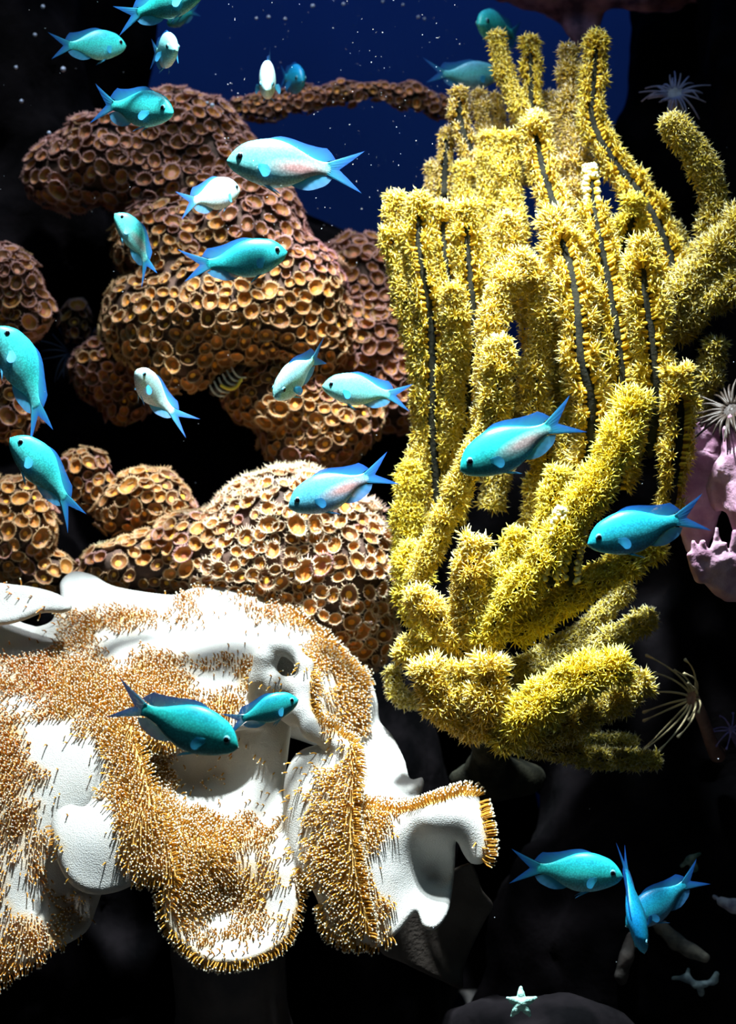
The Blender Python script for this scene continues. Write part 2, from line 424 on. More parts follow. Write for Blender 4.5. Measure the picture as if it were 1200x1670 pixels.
# looped top fold with the small hole
L.tube([(418, 1152, 80, 15), (424, 1110, 72, 18), (434, 1074, 66, 18), (448, 1056, 62, 15)], 10)
L.tube([(448, 1052, 62, 12), (476, 1062, 58, 11), (497, 1086, 48, 13), (499, 1120, 36, 15), (492, 1160, 22, 18), (510, 1190, 5, 17), (540, 1206, -12, 16), (566, 1222, -32, 15)], 9)
L.slab([(432, 1056), (452, 1042), (480, 1052), (502, 1080), (506, 1120), (480, 1140), (440, 1130), (426, 1090)], [(440, 1050, 104), (500, 1090, 92), (450, 1130, 96), (490, 1130, 88)], 8, 5)
L.tube([(448, 1050, 84, 11), (476, 1058, 80, 11), (498, 1086, 70, 12)], 6)
L.tube([(432, 1096, 66, 17), (452, 1122, 52, 18), (478, 1122, 44, 18), (492, 1140, 34, 16)], 9)
L.tube([(428, 1130, 74, 16), (455, 1150, 55, 18), (480, 1168, 36, 18)], 9)
# right-hand cup
L.slab([(572, 1300), (602, 1311), (650, 1319), (700, 1306), (750, 1289), (776, 1290), (786, 1320), (796, 1370), (790, 1405), (770, 1409), (756, 1394), (744, 1372), (742, 1410), (738, 1450), (730, 1490), (710, 1516), (690, 1512), (677, 1488), (650, 1520), (615, 1546), (588, 1535), (562, 1520), (568, 1450), (570, 1380)],
       [(650, 1318, -5), (600, 1310, -25), (770, 1295, 5), (600, 1400, -78), (640, 1350, -40), (700, 1340, -58), (740, 1335, -60), (690, 1385, -10), (705, 1420, 15), (680, 1460, -25), (640, 1430, -60), (620, 1480, -92), (610, 1540, -105), (700, 1510, -88), (650, 1510, -85), (735, 1400, 0), (735, 1450, 0), (765, 1340, -45), (785, 1400, -50)], 11, 6)
# pale skirt behind
L.slab([(572, 1110), (600, 1104), (615, 1140), (619, 1175), (640, 1200), (660, 1240), (669, 1270), (690, 1268), (689, 1290), (672, 1312), (640, 1332), (580, 1325), (556, 1250), (566, 1180)],
       [(600, 1120, 295), (610, 1180, 262), (650, 1230, 190), (600, 1250, 190), (690, 1275, 120), (620, 1290, 110), (660, 1320, 60), (580, 1320, 40)], 9, 8)
# shaded underside flap
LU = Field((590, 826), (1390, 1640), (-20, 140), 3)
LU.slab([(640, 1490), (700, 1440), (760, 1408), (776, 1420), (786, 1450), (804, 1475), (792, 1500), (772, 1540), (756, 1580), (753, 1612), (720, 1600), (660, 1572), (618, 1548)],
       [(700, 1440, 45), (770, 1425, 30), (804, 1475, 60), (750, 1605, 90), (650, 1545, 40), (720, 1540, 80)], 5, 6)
LG = empty('leather_coral', P(360, 1835, 1.1))
tag(LG, 'large folded cream leather coral with orange brown polyps, below the brown polyp mounds', 'coral')
V, LW, LQ = L.mesh()
def under(parent, o):
    """keep world-space mesh coordinates under a placed empty"""
    o.parent = parent; o.matrix_parent_inverse = Matrix.Translation(-parent.location); return o
_, UW, UQ = LU.mesh(); under(LG, mobj('underside_flap', npmesh('underside_flap', UW, UQ, mat('leather_flap_shade', (.07, .055, .045), (.11, .09, .075), 40, .7, .3, 400))))  # brown tissue, with the flap's shade put into the colour
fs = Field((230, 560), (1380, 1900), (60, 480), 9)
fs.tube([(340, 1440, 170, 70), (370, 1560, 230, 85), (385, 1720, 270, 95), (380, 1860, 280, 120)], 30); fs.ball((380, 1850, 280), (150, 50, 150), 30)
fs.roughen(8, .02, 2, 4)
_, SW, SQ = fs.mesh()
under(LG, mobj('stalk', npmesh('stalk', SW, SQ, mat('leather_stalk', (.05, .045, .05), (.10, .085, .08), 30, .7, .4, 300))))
# polyp cover: how thickly the polyps are out over the cap (0-9), rows 35 px, columns 40 px
cover = ["0", "2100000512330", "0126654412456300", "01453100000237850", "4655455444517882", "67777763125714885", "44678767771002786", "62257667621006860",
         "7212687322220166000", "63115951111124570", "631149621111365820", "541039743222366810001", "53202987665334581001100", "34201888753256800101", "34101468864335810000", "33220037755305830000", "34430045334305851000", "45310034443304531000", "64100002232000"]
DM = np.zeros((19, 21))
for j, r in enumerate(cover):
    for i, ch in enumerate(r[:21]): DM[j, i] = int(ch)
LN = vnormals(LW, LQ)
def bil(px, py):
    u = np.clip((px - 20) / 40, 0, 19.999); v = np.clip((py - 937) / 35, 0, 17.999); i, j = u.astype(int), v.astype(int); a, b = u - i, v - j
    return (DM[j, i] * (1 - a) + DM[j, i + 1] * a) * (1 - b) + (DM[j + 1, i] * (1 - a) + DM[j + 1, i + 1] * a) * b
qc = V[LQ].mean(1); qn = LN[LQ].mean(1)
dens = bil(qc[:, 0], qc[:, 1])
nz = fbm(qc[:, 0] * .03, qc[:, 1] * .03, qc[:, 2] * .03, 3, 21)
dens = np.clip((dens + nz * 7 * (dens > .3) - 2.5) / 3.6, 0, 1) ** 1.3 + .012 * (dens > .8)
dens[(qn[:, 1] > -.05) & (qn[:, 2] < .45)] = 0
# fringe along the cup's rim and the fold's ridge
def near(pl, r):
    b = np.full(len(qc), 1e9)
    for a, c in zip(pl[:-1], pl[1:]):
        a, c = np.array(a, float), np.array(c, float); d = c - a
        t = np.clip(((qc[:, :2] - a) @ d) / (d @ d), 0, 1); b = np.minimum(b, np.linalg.norm(qc[:, :2] - a - t[:, None] * d, axis=1))
    return b < r
rim = near([(578, 1298), (602, 1308), (650, 1316), (700, 1303), (750, 1287), (778, 1288)], 11) & (qc[:, 2] < 60)
edge = near([(786, 1310), (795, 1370), (792, 1405)], 6)
ridge = near([(578, 1225), (582, 1260), (578, 1330), (582, 1400), (592, 1460), (604, 1520)], 9) & (qc[:, 2] < 0)
fold = near([(512, 1100), (510, 1150), (535, 1195), (572, 1212)], 6) & (qc[:, 2] < 80) & (qn[:, 0] > .2)
tips = near([(300, 1545), (340, 1570), (385, 1573), (430, 1560), (470, 1530), (490, 1470), (486, 1420)], 6) | near([(262, 1460), (272, 1510), (300, 1545)], 5) | near([(522, 1480), (532, 1522), (570, 1540), (610, 1545)], 6)
dens[(qc[:, 0] > 402) & (qc[:, 0] < 522) & (qc[:, 1] > 1030) & (qc[:, 1] < 1222) & (qc[:, 2] < 92)] *= .05
dens[(qc[:, 0] > 556) & (qc[:, 1] > 1200) & (qc[:, 2] > 30)] = 0; dens[(qc[:, 0] > 600) & (qc[:, 1] < 1300) & (qc[:, 2] > 90)] = 0
dens[rim] = 1.25; dens[edge] = .5; dens[ridge] = 1.1; dens[fold] = .8; dens[tips] = np.maximum(dens[tips], .5)
vd = np.zeros(len(LW)); vc = np.zeros(len(LW))
for k in range(4): np.add.at(vd, LQ[:, k], np.clip(dens, 0, 1)); np.add.at(vc, LQ[:, k], 1)
vd = np.clip(vd / np.maximum(vc, 1), 0, 1)[:, None] ** .7
# tissue under the polyps is brown, bare skin cream
cap = mobj('cap', npmesh('cap', LW, LQ, M_LEATHER, vcol=1 * (1 - vd) + vd * np.array([[1.0, .62, .17]]))); under(LG, cap)
npoly = 30000
pt, qi = scatter(LW, LQ, dens > 0.004, npoly, weight=dens)
keep = poisson(pt, np.full(len(pt), 3.5 * PX))
pt, qi = pt[keep], qi[keep]; n = LN[LQ[qi]].mean(1); n /= np.linalg.norm(n, axis=1)[:, None]
pv = qc[qi]; dn = dens[qi]
N_ = len(pt)
h = (9 + 6 * np.clip(dn, 0, 1) + RNG.normal(0, 2.2, N_)) * PX; h[rim[qi]] = 15 * PX; h[edge[qi]] = 20 * PX
fl = np.stack([-.25 + RNG.normal(0, .28, N_), -.15 + RNG.normal(0, .28, N_), -.75 + RNG.normal(0, .28, N_)], 1)
fl[rim[qi]] = np.stack([RNG.normal(0, .25, rim[qi].sum()), np.full(rim[qi].sum(), -.35), np.full(rim[qi].sum(), .15)], 1)
fl[edge[qi]] = [.8, 0, .1]
fl *= (1.1 - .75 * np.clip(dn, 0, 1))[:, None]
fl -= (fl * n).sum(1)[:, None] * n
hh = h[:, None]
p0 = pt - n * hh * .06; p1 = pt + n * hh * .5 + fl * hh * .18; p2 = pt + n * hh * .8 + fl * hh * .55
def hairs(p0, p1, p2, r0, r1, rt, cb, cm, ct):
    n = len(p0); d = p2 - p0; d /= np.linalg.norm(d, axis=1)[:, None]; fr = frames(d)
    vs, cs = [], []
    for p, r, c in ((p0, r0, cb), (p1, r0 * .85, cm), (p2, r1, cm)):
        for k in range(3):
            a = k * 2.0944; vs.append(p + r[:, None] * (math.cos(a) * fr[:, :, 0] + math.sin(a) * fr[:, :, 1])); cs.append(c)
    for off in ((1, 0, 0), (-.5, .87, 0), (-.5, -.87, 0), (0, 0, 1), (0, 0, -1)):
        vs.append(p2 + d * rt[:, None] * .7 + rt[:, None] * (off[0] * fr[:, :, 0] + off[1] * fr[:, :, 1] + off[2] * fr[:, :, 2])); cs.append(ct)
    VV = np.stack(vs, 1).reshape(-1, 3); CC = np.stack(cs, 1).reshape(-1, 3)
    q = np.array([(a + k, a + (k + 1) % 3, a + 3 + (k + 1) % 3, a + 3 + k) for a in (0, 3) for k in range(3)])
    t = np.array([(9 + k, 9 + (k + 1) % 3, 12) for k in range(3)] + [(9 + (k + 1) % 3, 9 + k, 13) for k in range(3)])
    base = (np.arange(n) * 14)[:, None, None]
    return VV, [(q[None] + base).reshape(-1, 4), (t[None] + base).reshape(-1, 3)], CC
one = np.ones(N_)
tone = RNG.random((N_, 1)); redd = np.clip((1150 - pv[:, 1:2]) / 200, 0, 1) * .5 + (pv[:, 0:1] < 90) * .5
cm = np.array([[.70, .39, .055]]) * (.75 + .5 * tone) * (1 - redd * np.array([[0, .25, .1]]))
cb = cm * .8; ct = np.tile([[.95, .92, .78]], (N_, 1))
VV, FF, CC = hairs(p0, p1, p2, one * 1.5 * PX, one * 1.15 * PX, one * (1.85 * PX) * RNG.uniform(.8, 1.2, N_), cb, cm, ct)
po = mobj('polyp_cover', npmesh('polyp_cover', VV, FF, M_LEATHER_POLYP, vcol=CC)); under(LG, po); po['kind'] = 'stuff'
po['label'] = 'orange brown polyps with white tips'

# ------------------------------------------------------------------ yellow sea rod (gorgonian)
M_STEM = mat('sea_rod_stem', (.010, .011, .008), (.030, .030, .020), 90, .8, .5, 500, .12)
M_POLYP = vcmat('sea_rod_polyp', .5, .3)
def polyp_template(closed=False):
    """one eight-armed polyp, unit height, axis +Z; returns V, [quads, tris], colours"""
    V, Q, T, C = [], [], [], []
    amber, yel, pale = (.78, .45, .02), (.90, .69, .065), (.97, .92, .52)
    for z, r, c in ((-.05, .19, amber), (.66, .16, yel)) if not closed else ((-.05, .2, amber), (.3, .27, yel)):
        for k in range(5): V.append((r * math.cos(k * 1.2566), r * math.sin(k * 1.2566), z)); C.append(c)
    for k in range(5): Q.append((k, (k + 1) % 5, 5 + (k + 1) % 5, 5 + k))
    if closed:
        b = len(V)
        for k in range(5): V.append((.2 * math.cos(k * 1.2566), .2 * math.sin(k * 1.2566), .5)); C.append(pale)
        for k in range(5): Q.append((5 + k, 5 + (k + 1) % 5, b + (k + 1) % 5, b + k))
        V.append((0, 0, .58)); C.append(pale)
        for k in range(5): T.append((b + k, b + (k + 1) % 5, b + 5))
    else:
        V.append((0, 0, .68)); C.append(yel); e = len(V) - 1
        for k in range(5): T.append((5 + k, 5 + (k + 1) % 5, e))
        for j in range(8):
            a = j * math.pi / 4 + .1; ca, sa = math.cos(a), math.sin(a); up = .06 * (1 if j % 2 else -1)
            b = len(V)
            for rr, z, wd, c in ((.05, .62, .058, yel), (.48, .80 + up, .060, yel)):
                V += [(rr * ca - wd * sa, rr * sa + wd * ca, z), (rr * ca + wd * sa, rr * sa - wd * ca, z), (rr * ca, rr * sa, z + wd * 1.3)]; C += [c] * 3
            V.append((.86 * ca, .86 * sa, .97 + up * 2)); C.append(pale)
            for k in range(3): Q.append((b + k, b + (k + 1) % 3, b + 3 + (k + 1) % 3, b + 3 + k)); T.append((b + 3 + k, b + 3 + (k + 1) % 3, b + 6))
    return np.array(V), [np.array(Q), np.array(T)], np.array(C)
# branches: (points (px,py,D), outer radius px at tip, at base, stem radius, bare seam, polyps closed, tone)
BR = [
 # tall ones, right of the middle
 ([(972, 66, 170), (968, 130, 165), (966, 200, 155), (1000, 262, 140), (1040, 312, 120), (1075, 372, 105), (1096, 440, 95), (1098, 540, 95)], 27, 38, 8, 1, 0, 0),
 ([(962, 278, 40), (966, 340, 20), (984, 430, 0), (1000, 520, -10), (1012, 620, -10), (1015, 720, 0), (1000, 800, 30)], 33, 40, 9, 1, 2, 0),
 ([(905, 372, 0), (926, 425, -20), (941, 500, -35), (946, 580, -40), (965, 660, -30), (960, 760, 0)], 42, 40, 9, 1, 0, 1),
 ([(846, 432, -20), (814, 478, -35), (798, 560, -35), (792, 640, -20), (798, 720, 20)], 32, 28, 8, 0, 0, 1),
 ([(852, 432, -15), (884, 476, -5), (889, 545, 15), (872, 610, 30), (880, 720, 60)], 32, 34, 8, 0, 0, 1),
 ([(812, 568, -75), (811, 625, -65), (800, 690, -45), (764, 760, -25), (732, 830, -5), (700, 905, 10), (672, 950, 20)], 33, 27, 8, 0, 0, 0),
 # left-hand cluster
 ([(645, 328, 90), (642, 400, 85), (664, 500, 85), (684, 600, 95), (690, 700, 110), (682, 790, 115), (690, 880, 120)], 26, 28, 8, 0, 0, 0),
 ([(684, 334, 60), (684, 400, 55), (700, 500, 60), (706, 600, 75), (706, 720, 100), (720, 860, 120)], 31, 26, 8, 1, 0, 0),
 ([(722, 348, 70), (724, 410, 65), (735, 490, 70), (740, 570, 80), (735, 680, 105)], 27, 24, 7, 1, 0, 0),
 ([(760, 352, 40), (763, 425, 35), (770, 505, 40), (766, 600, 60), (752, 720, 95), (740, 860, 110)], 32, 28, 8, 1, 0, 0),
 ([(738, 482, 20), (748, 550, 35), (742, 640, 60), (735, 740, 95)], 30, 24, 7, 0, 0, 0),
 ([(672, 770, 105), (664, 840, 100), (660, 900, 95), (690, 960, 90)], 34, 32, 8, 0, 0, 2),
 # upper middle
 ([(827, 366, 30), (826, 430, 30), (828, 520, 50)], 30, 28, 8, 0, 0, 1),
 ([(872, 206, 140), (880, 255, 130), (896, 315, 110), (920, 375, 85), (930, 440, 75)], 33, 34, 8, 1, 0, 1),
 ([(830, 234, 180), (830, 290, 175), (834, 350, 165), (850, 440, 150)], 27, 30, 8, 0, 0, 0),
 ([(796, 230, 230), (797, 290, 220), (800, 390, 200), (800, 480, 180)], 24, 26, 8, 0, 0, 0),
 ([(748, 156, 420), (750, 200, 410), (768, 250, 390), (800, 305, 360)], 22, 24, 8, 1, 0, 3),
 ([(782, 156, 520), (788, 200, 510), (800, 270, 480)], 20, 20, 7, 0, 0, 3),
 ([(808, 160, 540), (814, 200, 530), (820, 260, 500)], 15, 16, 6, 0, 0, 3),
 ([(843, 196, 520), (846, 240, 500), (850, 300, 470)], 17, 18, 6, 0, 0, 3),
 ([(811, 64, 330), (818, 110, 320), (838, 158, 300), (862, 215, 270), (880, 300, 230)], 22, 22, 6, 0, 0, 0),
 ([(864, 74, 330), (866, 120, 320), (868, 180, 300), (880, 260, 260)], 24, 22, 7, 1, 0, 0),
 ([(928, 92, 320), (930, 135, 310), (932, 205, 280), (938, 275, 240), (930, 350, 200)], 28, 36, 8, 0, 0, 3),
 ([(900, 168, 400), (905, 230, 380), (915, 300, 340)], 30, 32, 8, 0, 0, 3),
 ([(730, 216, 480), (726, 262, 470), (724, 320, 450)], 17, 20, 7, 1, 0, 3),
 ([(757, 276, 330), (756, 320, 320), (758, 400, 280)], 24, 24, 7, 0, 0, 0),
 ([(703, 270, 520), (705, 300, 510), (706, 350, 490)], 14, 18, 6, 0, 0, 3),
 ([(775, 262, 380), (778, 330, 350), (785, 420, 300)], 22, 24, 7, 0, 0, 3),
 # right side
 ([(1034, 336, 60), (1024, 385, 75), (1006, 430, 90), (1000, 500, 100)], 30, 28, 8, 1, 0, 2),
 ([(1048, 414, -50), (1052, 480, -55), (1064, 560, -50), (1070, 650, -35), (1060, 740, 0)], 40, 40, 9, 1, 0, 0),
 ([(1096, 204, 30), (1130, 242, 40), (1154, 290, 50), (1164, 345, 60), (1156, 405, 70), (1120, 460, 80), (1085, 520, 85)], 30, 36, 9, 0, 0, 4),
 ([(1215, 360, 0), (1175, 405, 0), (1140, 450, 5), (1100, 490, 20), (1070, 540, 50)], 42, 40, 9, 0, 0, 4),
 ([(1230, 440, -10), (1180, 475, -5), (1140, 505, 10), (1100, 540, 40)], 34, 36, 9, 0, 0, 4),
 ([(1166, 570, 20), (1154, 620, 35), (1130, 680, 60)], 30, 30, 8, 0, 0, 4),
 ([(1104, 622, -60), (1108, 685, -50), (1100, 760, -30), (1086, 840, 0), (1040, 900, 30)], 38, 27, 9, 1, 0, 0),
 ([(1080, 590, 60), (1070, 660, 60), (1060, 740, 65)], 30, 30, 8, 0, 0, 4),
 ([(1090, 380, 170), (1105, 470, 165), (1098, 560, 150)], 34, 34, 8, 0, 0, 4),
 # centre fill
 ([(870, 470, 90), (880, 600, 90), (890, 740, 95), (870, 860, 90)], 34, 34, 9, 0, 0, 0),
 ([(950, 560, 60), (935, 680, 60), (925, 790, 60), (905, 880, 60)], 36, 34, 9, 0, 0, 0),
 ([(1036, 560, 40), (1034, 660, 50), (1010, 780, 70)], 36, 36, 9, 0, 0, 0),
 ([(985, 520, 70), (980, 650, 70), (975, 770, 75)], 34, 34, 9, 0, 0, 0),
 ([(900, 420, 120), (905, 520, 120), (915, 640, 115)], 34, 34, 9, 0, 0, 0),
 ([(1000, 380, 150), (1020, 480, 140), (1030, 570, 120)], 34, 34, 9, 0, 0, 0),
 ([(840, 600, 110), (820, 720, 115), (800, 830, 110)], 30, 30, 9, 0, 0, 4),
 # the long lower branch
 ([(1032, 662, -110), (1004, 730, -120), (964, 800, -125), (922, 868, -120), (872, 932, -110), (824, 992, -90), (784, 1046, -60)], 42, 38, 10, 0, 0, 2),
 ([(1060, 895, -40), (1000, 930, -60), (940, 965, -75), (884, 1004, -75), (838, 1040, -60)], 34, 34, 9, 0, 0, 2),
 ([(915, 836, -135), (906, 885, -130), (896, 950, -120)], 17, 16, 8, 1, 1, 0),
 ([(945, 850, -120), (938, 890, -115), (930, 950, -105)], 15, 16, 8, 1, 1, 0),
 ([(908, 782, -40), (898, 835, -40), (888, 900, -35)], 33, 30, 8, 0, 0, 2),
 # lower cluster
 ([(684, 976, -60), (716, 1012, -50), (752, 1052, -40), (780, 1090, -20)], 36, 34, 9, 0, 0, 1),
 ([(664, 1062, -30), (706, 1076, -25), (756, 1092, -10)], 34, 36, 9, 0, 0, 0),
 ([(700, 1100, -85), (718, 1140, -75), (752, 1172, -50), (790, 1180, -30)], 42, 40, 9, 0, 0, 1),
 ([(798, 1096, -105), (794, 1140, -95), (790, 1185, -60)], 44, 42, 9, 0, 0, 1),
 ([(752, 1100, -70), (756, 1150, -60), (780, 1190, -40)], 36, 36, 9, 0, 0, 0),
 ([(772, 898, -80), (764, 945, -75), (768, 1000, -60), (786, 1060, -40)], 38, 34, 9, 0, 0, 1),
 ([(672, 900, 60), (664, 940, 60), (680, 1000, 50), (720, 1050, 30)], 32, 34, 9, 0, 0, 2),
 ([(842, 876, -60), (832, 925, -55), (818, 985, -50)], 28, 30, 8, 0, 0, 2),
 ([(800, 925, -30), (798, 985, -30), (800, 1050, -25)], 34, 34, 8, 0, 0, 2),
 ([(1000, 1088, -140), (952, 1100, -140), (894, 1138, -130), (844, 1180, -100), (820, 1196, -60)], 42, 46, 10, 0, 0, 2),
 ([(1042, 1120, -80), (990, 1152, -80), (925, 1182, -70), (862, 1204, -50)], 32, 32, 9, 0, 0, 4),
 ([(1064, 1240, -20), (980, 1236, -15), (905, 1224, -10), (836, 1208, 0)], 20, 24, 8, 0, 0, 5),
 ([(1030, 1212, 30), (950, 1206, 25), (880, 1200, 20)], 18, 22, 8, 0, 0, 5),
 ([(1056, 1010, 20), (985, 1050, 10), (910, 1086, 10), (850, 1112, 10)], 26, 28, 8, 0, 0, 5),
 ([(1020, 962, 40), (950, 1030, 30), (885, 1072, 20), (830, 1100, 10)], 20, 26, 7, 0, 0, 5),
 ([(950, 1120, 40), (900, 1130, 40), (830, 1130, 30)], 26, 28, 8, 0, 0, 5),
 ([(870, 1200, -90), (830, 1196, -80), (790, 1180, -60)], 30, 34, 8, 0, 0, 0),
 ([(640, 1100, 130), (655, 1140, 120), (700, 1140, 90)], 20, 22, 6, 0, 0, 5),
]
TONES = {0: (1, 1, 1), 1: (1.03, 1.02, 1.25), 2: (.98, 1.02, .7), 3: (.95, .92, 1.6), 4: (.82, .84, 1.1), 5: (.72, .76, 1.1)}  # branch tints; the darkest put shade into the colour, the greyest distance
SG = empty('sea_rod_coral', P(790, 1240, 1.03))
tag(SG, 'bushy yellow sea rod coral with feathery finger-like branches, right of the brown polyp mounds', 'coral')
TV, TF, TC = polyp_template(False); CV, CF, CC0 = polyp_template(True)
bigs = []                      # (score, position, normal, size, spin, closed, tone, branch)
for bi, (pts, r0, r1, rs, seam, closed, tone) in enumerate(BR):
    sp = catopen(pts, 10); sp[:, 2] = np.where(sp[:, 2] > 200, 200 + (sp[:, 2] - 200) * .45, sp[:, 2]) + 85; r0, r1 = r0 * .9, r1 * .86; wp = Wv(sp)
    T = np.gradient(wp, axis=0); T /= np.linalg.norm(T, axis=1)[:, None]
    n = len(wp); rad = np.linspace(rs * .85, rs * 1.3, n) * PX; rad[0] *= .7
    Vb, Qb, Tb = tubemesh(wp, rad, 8)
    bo = mobj('branch', npmesh('branch', Vb, [Qb, Tb], M_STEM)); under(SG, bo)
    seglen = np.linalg.norm(np.diff(wp, axis=0), axis=1); cum = np.concatenate([[0], np.cumsum(seglen)]); Ltot = cum[-1]
    step = 5.6 * PX * (.75 if closed == 1 else 1)
    s = -r0 * .35 * PX
    ang0 = RNG.random() * 6.28
    while s < Ltot:
        t = max(s, 0) / Ltot; i = min(np.searchsorted(cum, max(s, 0), side='right') - 1, n - 2); u = (max(s, 0) - cum[i]) / max(seglen[i], 1e-9)
        c = wp[i] * (1 - u) + wp[i + 1] * u; tv = T[i]
        a = np.cross(tv, [0, -1, 0]); a /= np.linalg.norm(a); b = np.cross(a, tv)      # b points roughly to the viewer
        R = (r0 + (r1 - r0) * min(1, t * 1.5))
        ring = max(5, int(round((R + 8) * .255)))
        isclosed = closed == 1 or (closed == 2 and s < 70 * PX)
        for k in range(ring):
            th = ang0 + k * 6.2832 / ring + RNG.normal(0, .12)
            dirv = a * math.cos(th) + b * math.sin(th)
            f_ = dirv[1]            # >0 faces away from the viewer
            if f_ > .3 and RNG.random() < .55: continue
            if seam and s > r0 * .75 * PX:
                dth = (th - (math.pi / 2 + .25 * math.sin(bi * 1.7))) % 6.2832
                dth = min(dth, 6.2832 - dth)
                if dth < .7: continue
            tip = np.clip(1 - s / (r0 * .8 * PX), 0, 1.3)
            lean = -.12 - .95 * tip
            d = dirv + tv * lean + RNG.normal(0, .13, 3) + np.array([0, 0, .10]); d /= np.linalg.norm(d)
            ln = max(R * (.92 if not isclosed else .5) - rs * .4, 9) * RNG.uniform(.70, 1.22) * (1 + .14 * math.sin(s / PX * .09 + bi + 2 * math.sin(s / PX * .023))) * PX
            if isclosed: ln = 14 * PX * RNG.uniform(.9, 1.15)
            pos = c + dirv * rs * .55 * PX + tv * RNG.normal(0, 1.5 * PX)
            size = ln if not isclosed else ln * 1.4
            score = (-pos[1] * 3 - d[1] * .4 + size * 20) if not isclosed else -9
            bigs.append((score, pos, d, size, RNG.random() * 6.28, isclosed, tone, bo, size if isclosed else RNG.uniform(14, 18) * PX))
        ang0 += .5; s += step
order = sorted(range(len(bigs)), key=lambda i: -bigs[i][0])
tmpl_me = {}
def polyp_mesh(tone):
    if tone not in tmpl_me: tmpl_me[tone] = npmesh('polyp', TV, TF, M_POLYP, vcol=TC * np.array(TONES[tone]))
    return tmpl_me[tone]
single = order[:300]
for i in single:
    sc_, pos, d, size, spin, cl, tone, bo, wid = bigs[i]
    R3 = frames(d[None], np.array([spin]))[0] * np.array([wid, wid, size])
    m = Matrix(((*R3[0], pos[0]), (*R3[1], pos[1]), (*R3[2], pos[2]), (0, 0, 0, 1)))
    o = bpy.data.objects.new('polyp', polyp_mesh(tone)); COL.objects.link(o); o.parent = bo
    o.matrix_basis = Matrix(m); o.matrix_parent_inverse = Matrix.Identity(4)
def bake(idx, TV, TF, TC):
    pos = np.array([bigs[i][1] for i in idx]); d = np.array([bigs[i][2] for i in idx]); sz = np.array([bigs[i][3] for i in idx]); spn = np.array([bigs[i][4] for i in idx])
    wd = np.array([bigs[i][8] for i in idx]); fr = frames(d, spn) * np.stack([wd, wd, sz], 1)[:, None, :]
    wob = RNG.normal(0, .035, (len(idx), len(TV), 3)); wob[:, :10] = 0
    VV = np.einsum('nij,nvj->nvi', fr, TV[None] * np.ones((len(idx), 1, 1)) + wob) + pos[:, None]
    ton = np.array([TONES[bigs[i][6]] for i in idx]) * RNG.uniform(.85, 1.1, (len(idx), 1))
    CC = np.clip(TC[None] * ton[:, None], 0, .97)
    base = (np.arange(len(idx)) * len(TV))[:, None, None]
    return VV.reshape(-1, 3), [(q[None] + base).reshape(-1, q.shape[1]) for q in TF], CC.reshape(-1, 3)
rest = order[300:]
A = bake([i for i in rest if not bigs[i][5]], TV, TF, TC); B = bake([i for i in rest if bigs[i][5]], CV, CF, CC0)
no = len(A[0])
pm = npmesh('polyp_mass', np.vstack([A[0], B[0]]), [np.vstack([A[1][0], B[1][0] + no]), np.vstack([A[1][1], B[1][1] + no])], M_POLYP, vcol=np.vstack([A[2], B[2]]))
po = mobj('polyp_mass', pm); under(SG, po); po['kind'] = 'stuff'; po['label'] = 'small yellow eight-armed polyps'
hf = Field((690, 900), (1120, 1330), (60, 330), 7)
hf.tube([(790, 1170, 90, 20), (800, 1220, 130, 28), (800, 1260, 220, 40)], 20); hf.ball((810, 1270, 260), (80, 34, 70), 20); hf.roughen(6, .03, 2, 6)
_, HW, HQ = hf.mesh()
under(SG, mobj('holdfast', npmesh('holdfast', HW, HQ, M_STEM)))
print('sea rod polyps', len(bigs))

# ------------------------------------------------------------------ brown button polyp (zoanthid) colonies
def zmat(name, c1, c2, rough=.55):
    """colour varies from polyp to polyp"""
    m, nt, b = nodes(name); N, Lk = nt.nodes, nt.links
    oi = N.new('ShaderNodeObjectInfo'); rp = N.new('ShaderNodeValToRGB')
    rp.color_ramp.elements[0].color = (*c1, 1); rp.color_ramp.elements[1].color = (*c2, 1)
    Lk.new(oi.outputs['Random'], rp.inputs['Fac'])
    tc = N.new('ShaderNodeTexCoord'); nz = N.new('ShaderNodeTexNoise'); nz.inputs['Scale'].default_value = 6
    Lk.new(tc.outputs['Object'], nz.inputs['Vector'])
    mx = N.new('ShaderNodeMix'); mx.data_type = 'RGBA'; mx.blend_type = 'MULTIPLY'; mx.inputs[0].default_value = .6
    Lk.new(rp.outputs['Color'], mx.inputs[6]); Lk.new(nz.outputs['Color'], mx.inputs[7])
    ml = N.new('ShaderNodeMix'); ml.data_type = 'RGBA'; ml.blend_type = 'MULTIPLY'; ml.inputs[0].default_value = 1; ml.inputs[7].default_value = (1.5, 1.5, 1.5, 1)
    Lk.new(mx.outputs[2], ml.inputs[6]); Lk.new(ml.outputs[2], b.inputs['Base Color'])
    b.inputs['Roughness'].default_value = rough; b.inputs['Specular IOR Level'].default_value = .4
    return m
Z_COL = zmat('button_column', (.16, .085, .05), (.27, .15, .085))
Z_RIM = zmat('button_rim', (.30, .175, .085), (.47, .29, .14))
Z_FRILL = zmat('button_frill', (.50, .36, .22), (.72, .56, .40))
Z_RIMP = zmat('button_rim_pink', (.33, .165, .14), (.46, .25, .22))
Z_DISC = zmat('button_disc', (.15, .05, .012), (.42, .17, .025))
Z_EYE = zmat('button_centre', (.85, .42, .03), (.70, .20, .02))
Z_EYEP = zmat('button_centre_red', (.48, .16, .06), (.36, .10, .05))
Z_BASE = mat('button_base', (.05, .028, .018), (.12, .065, .045), 60, .8, .6, 300)
ZRAW = {}
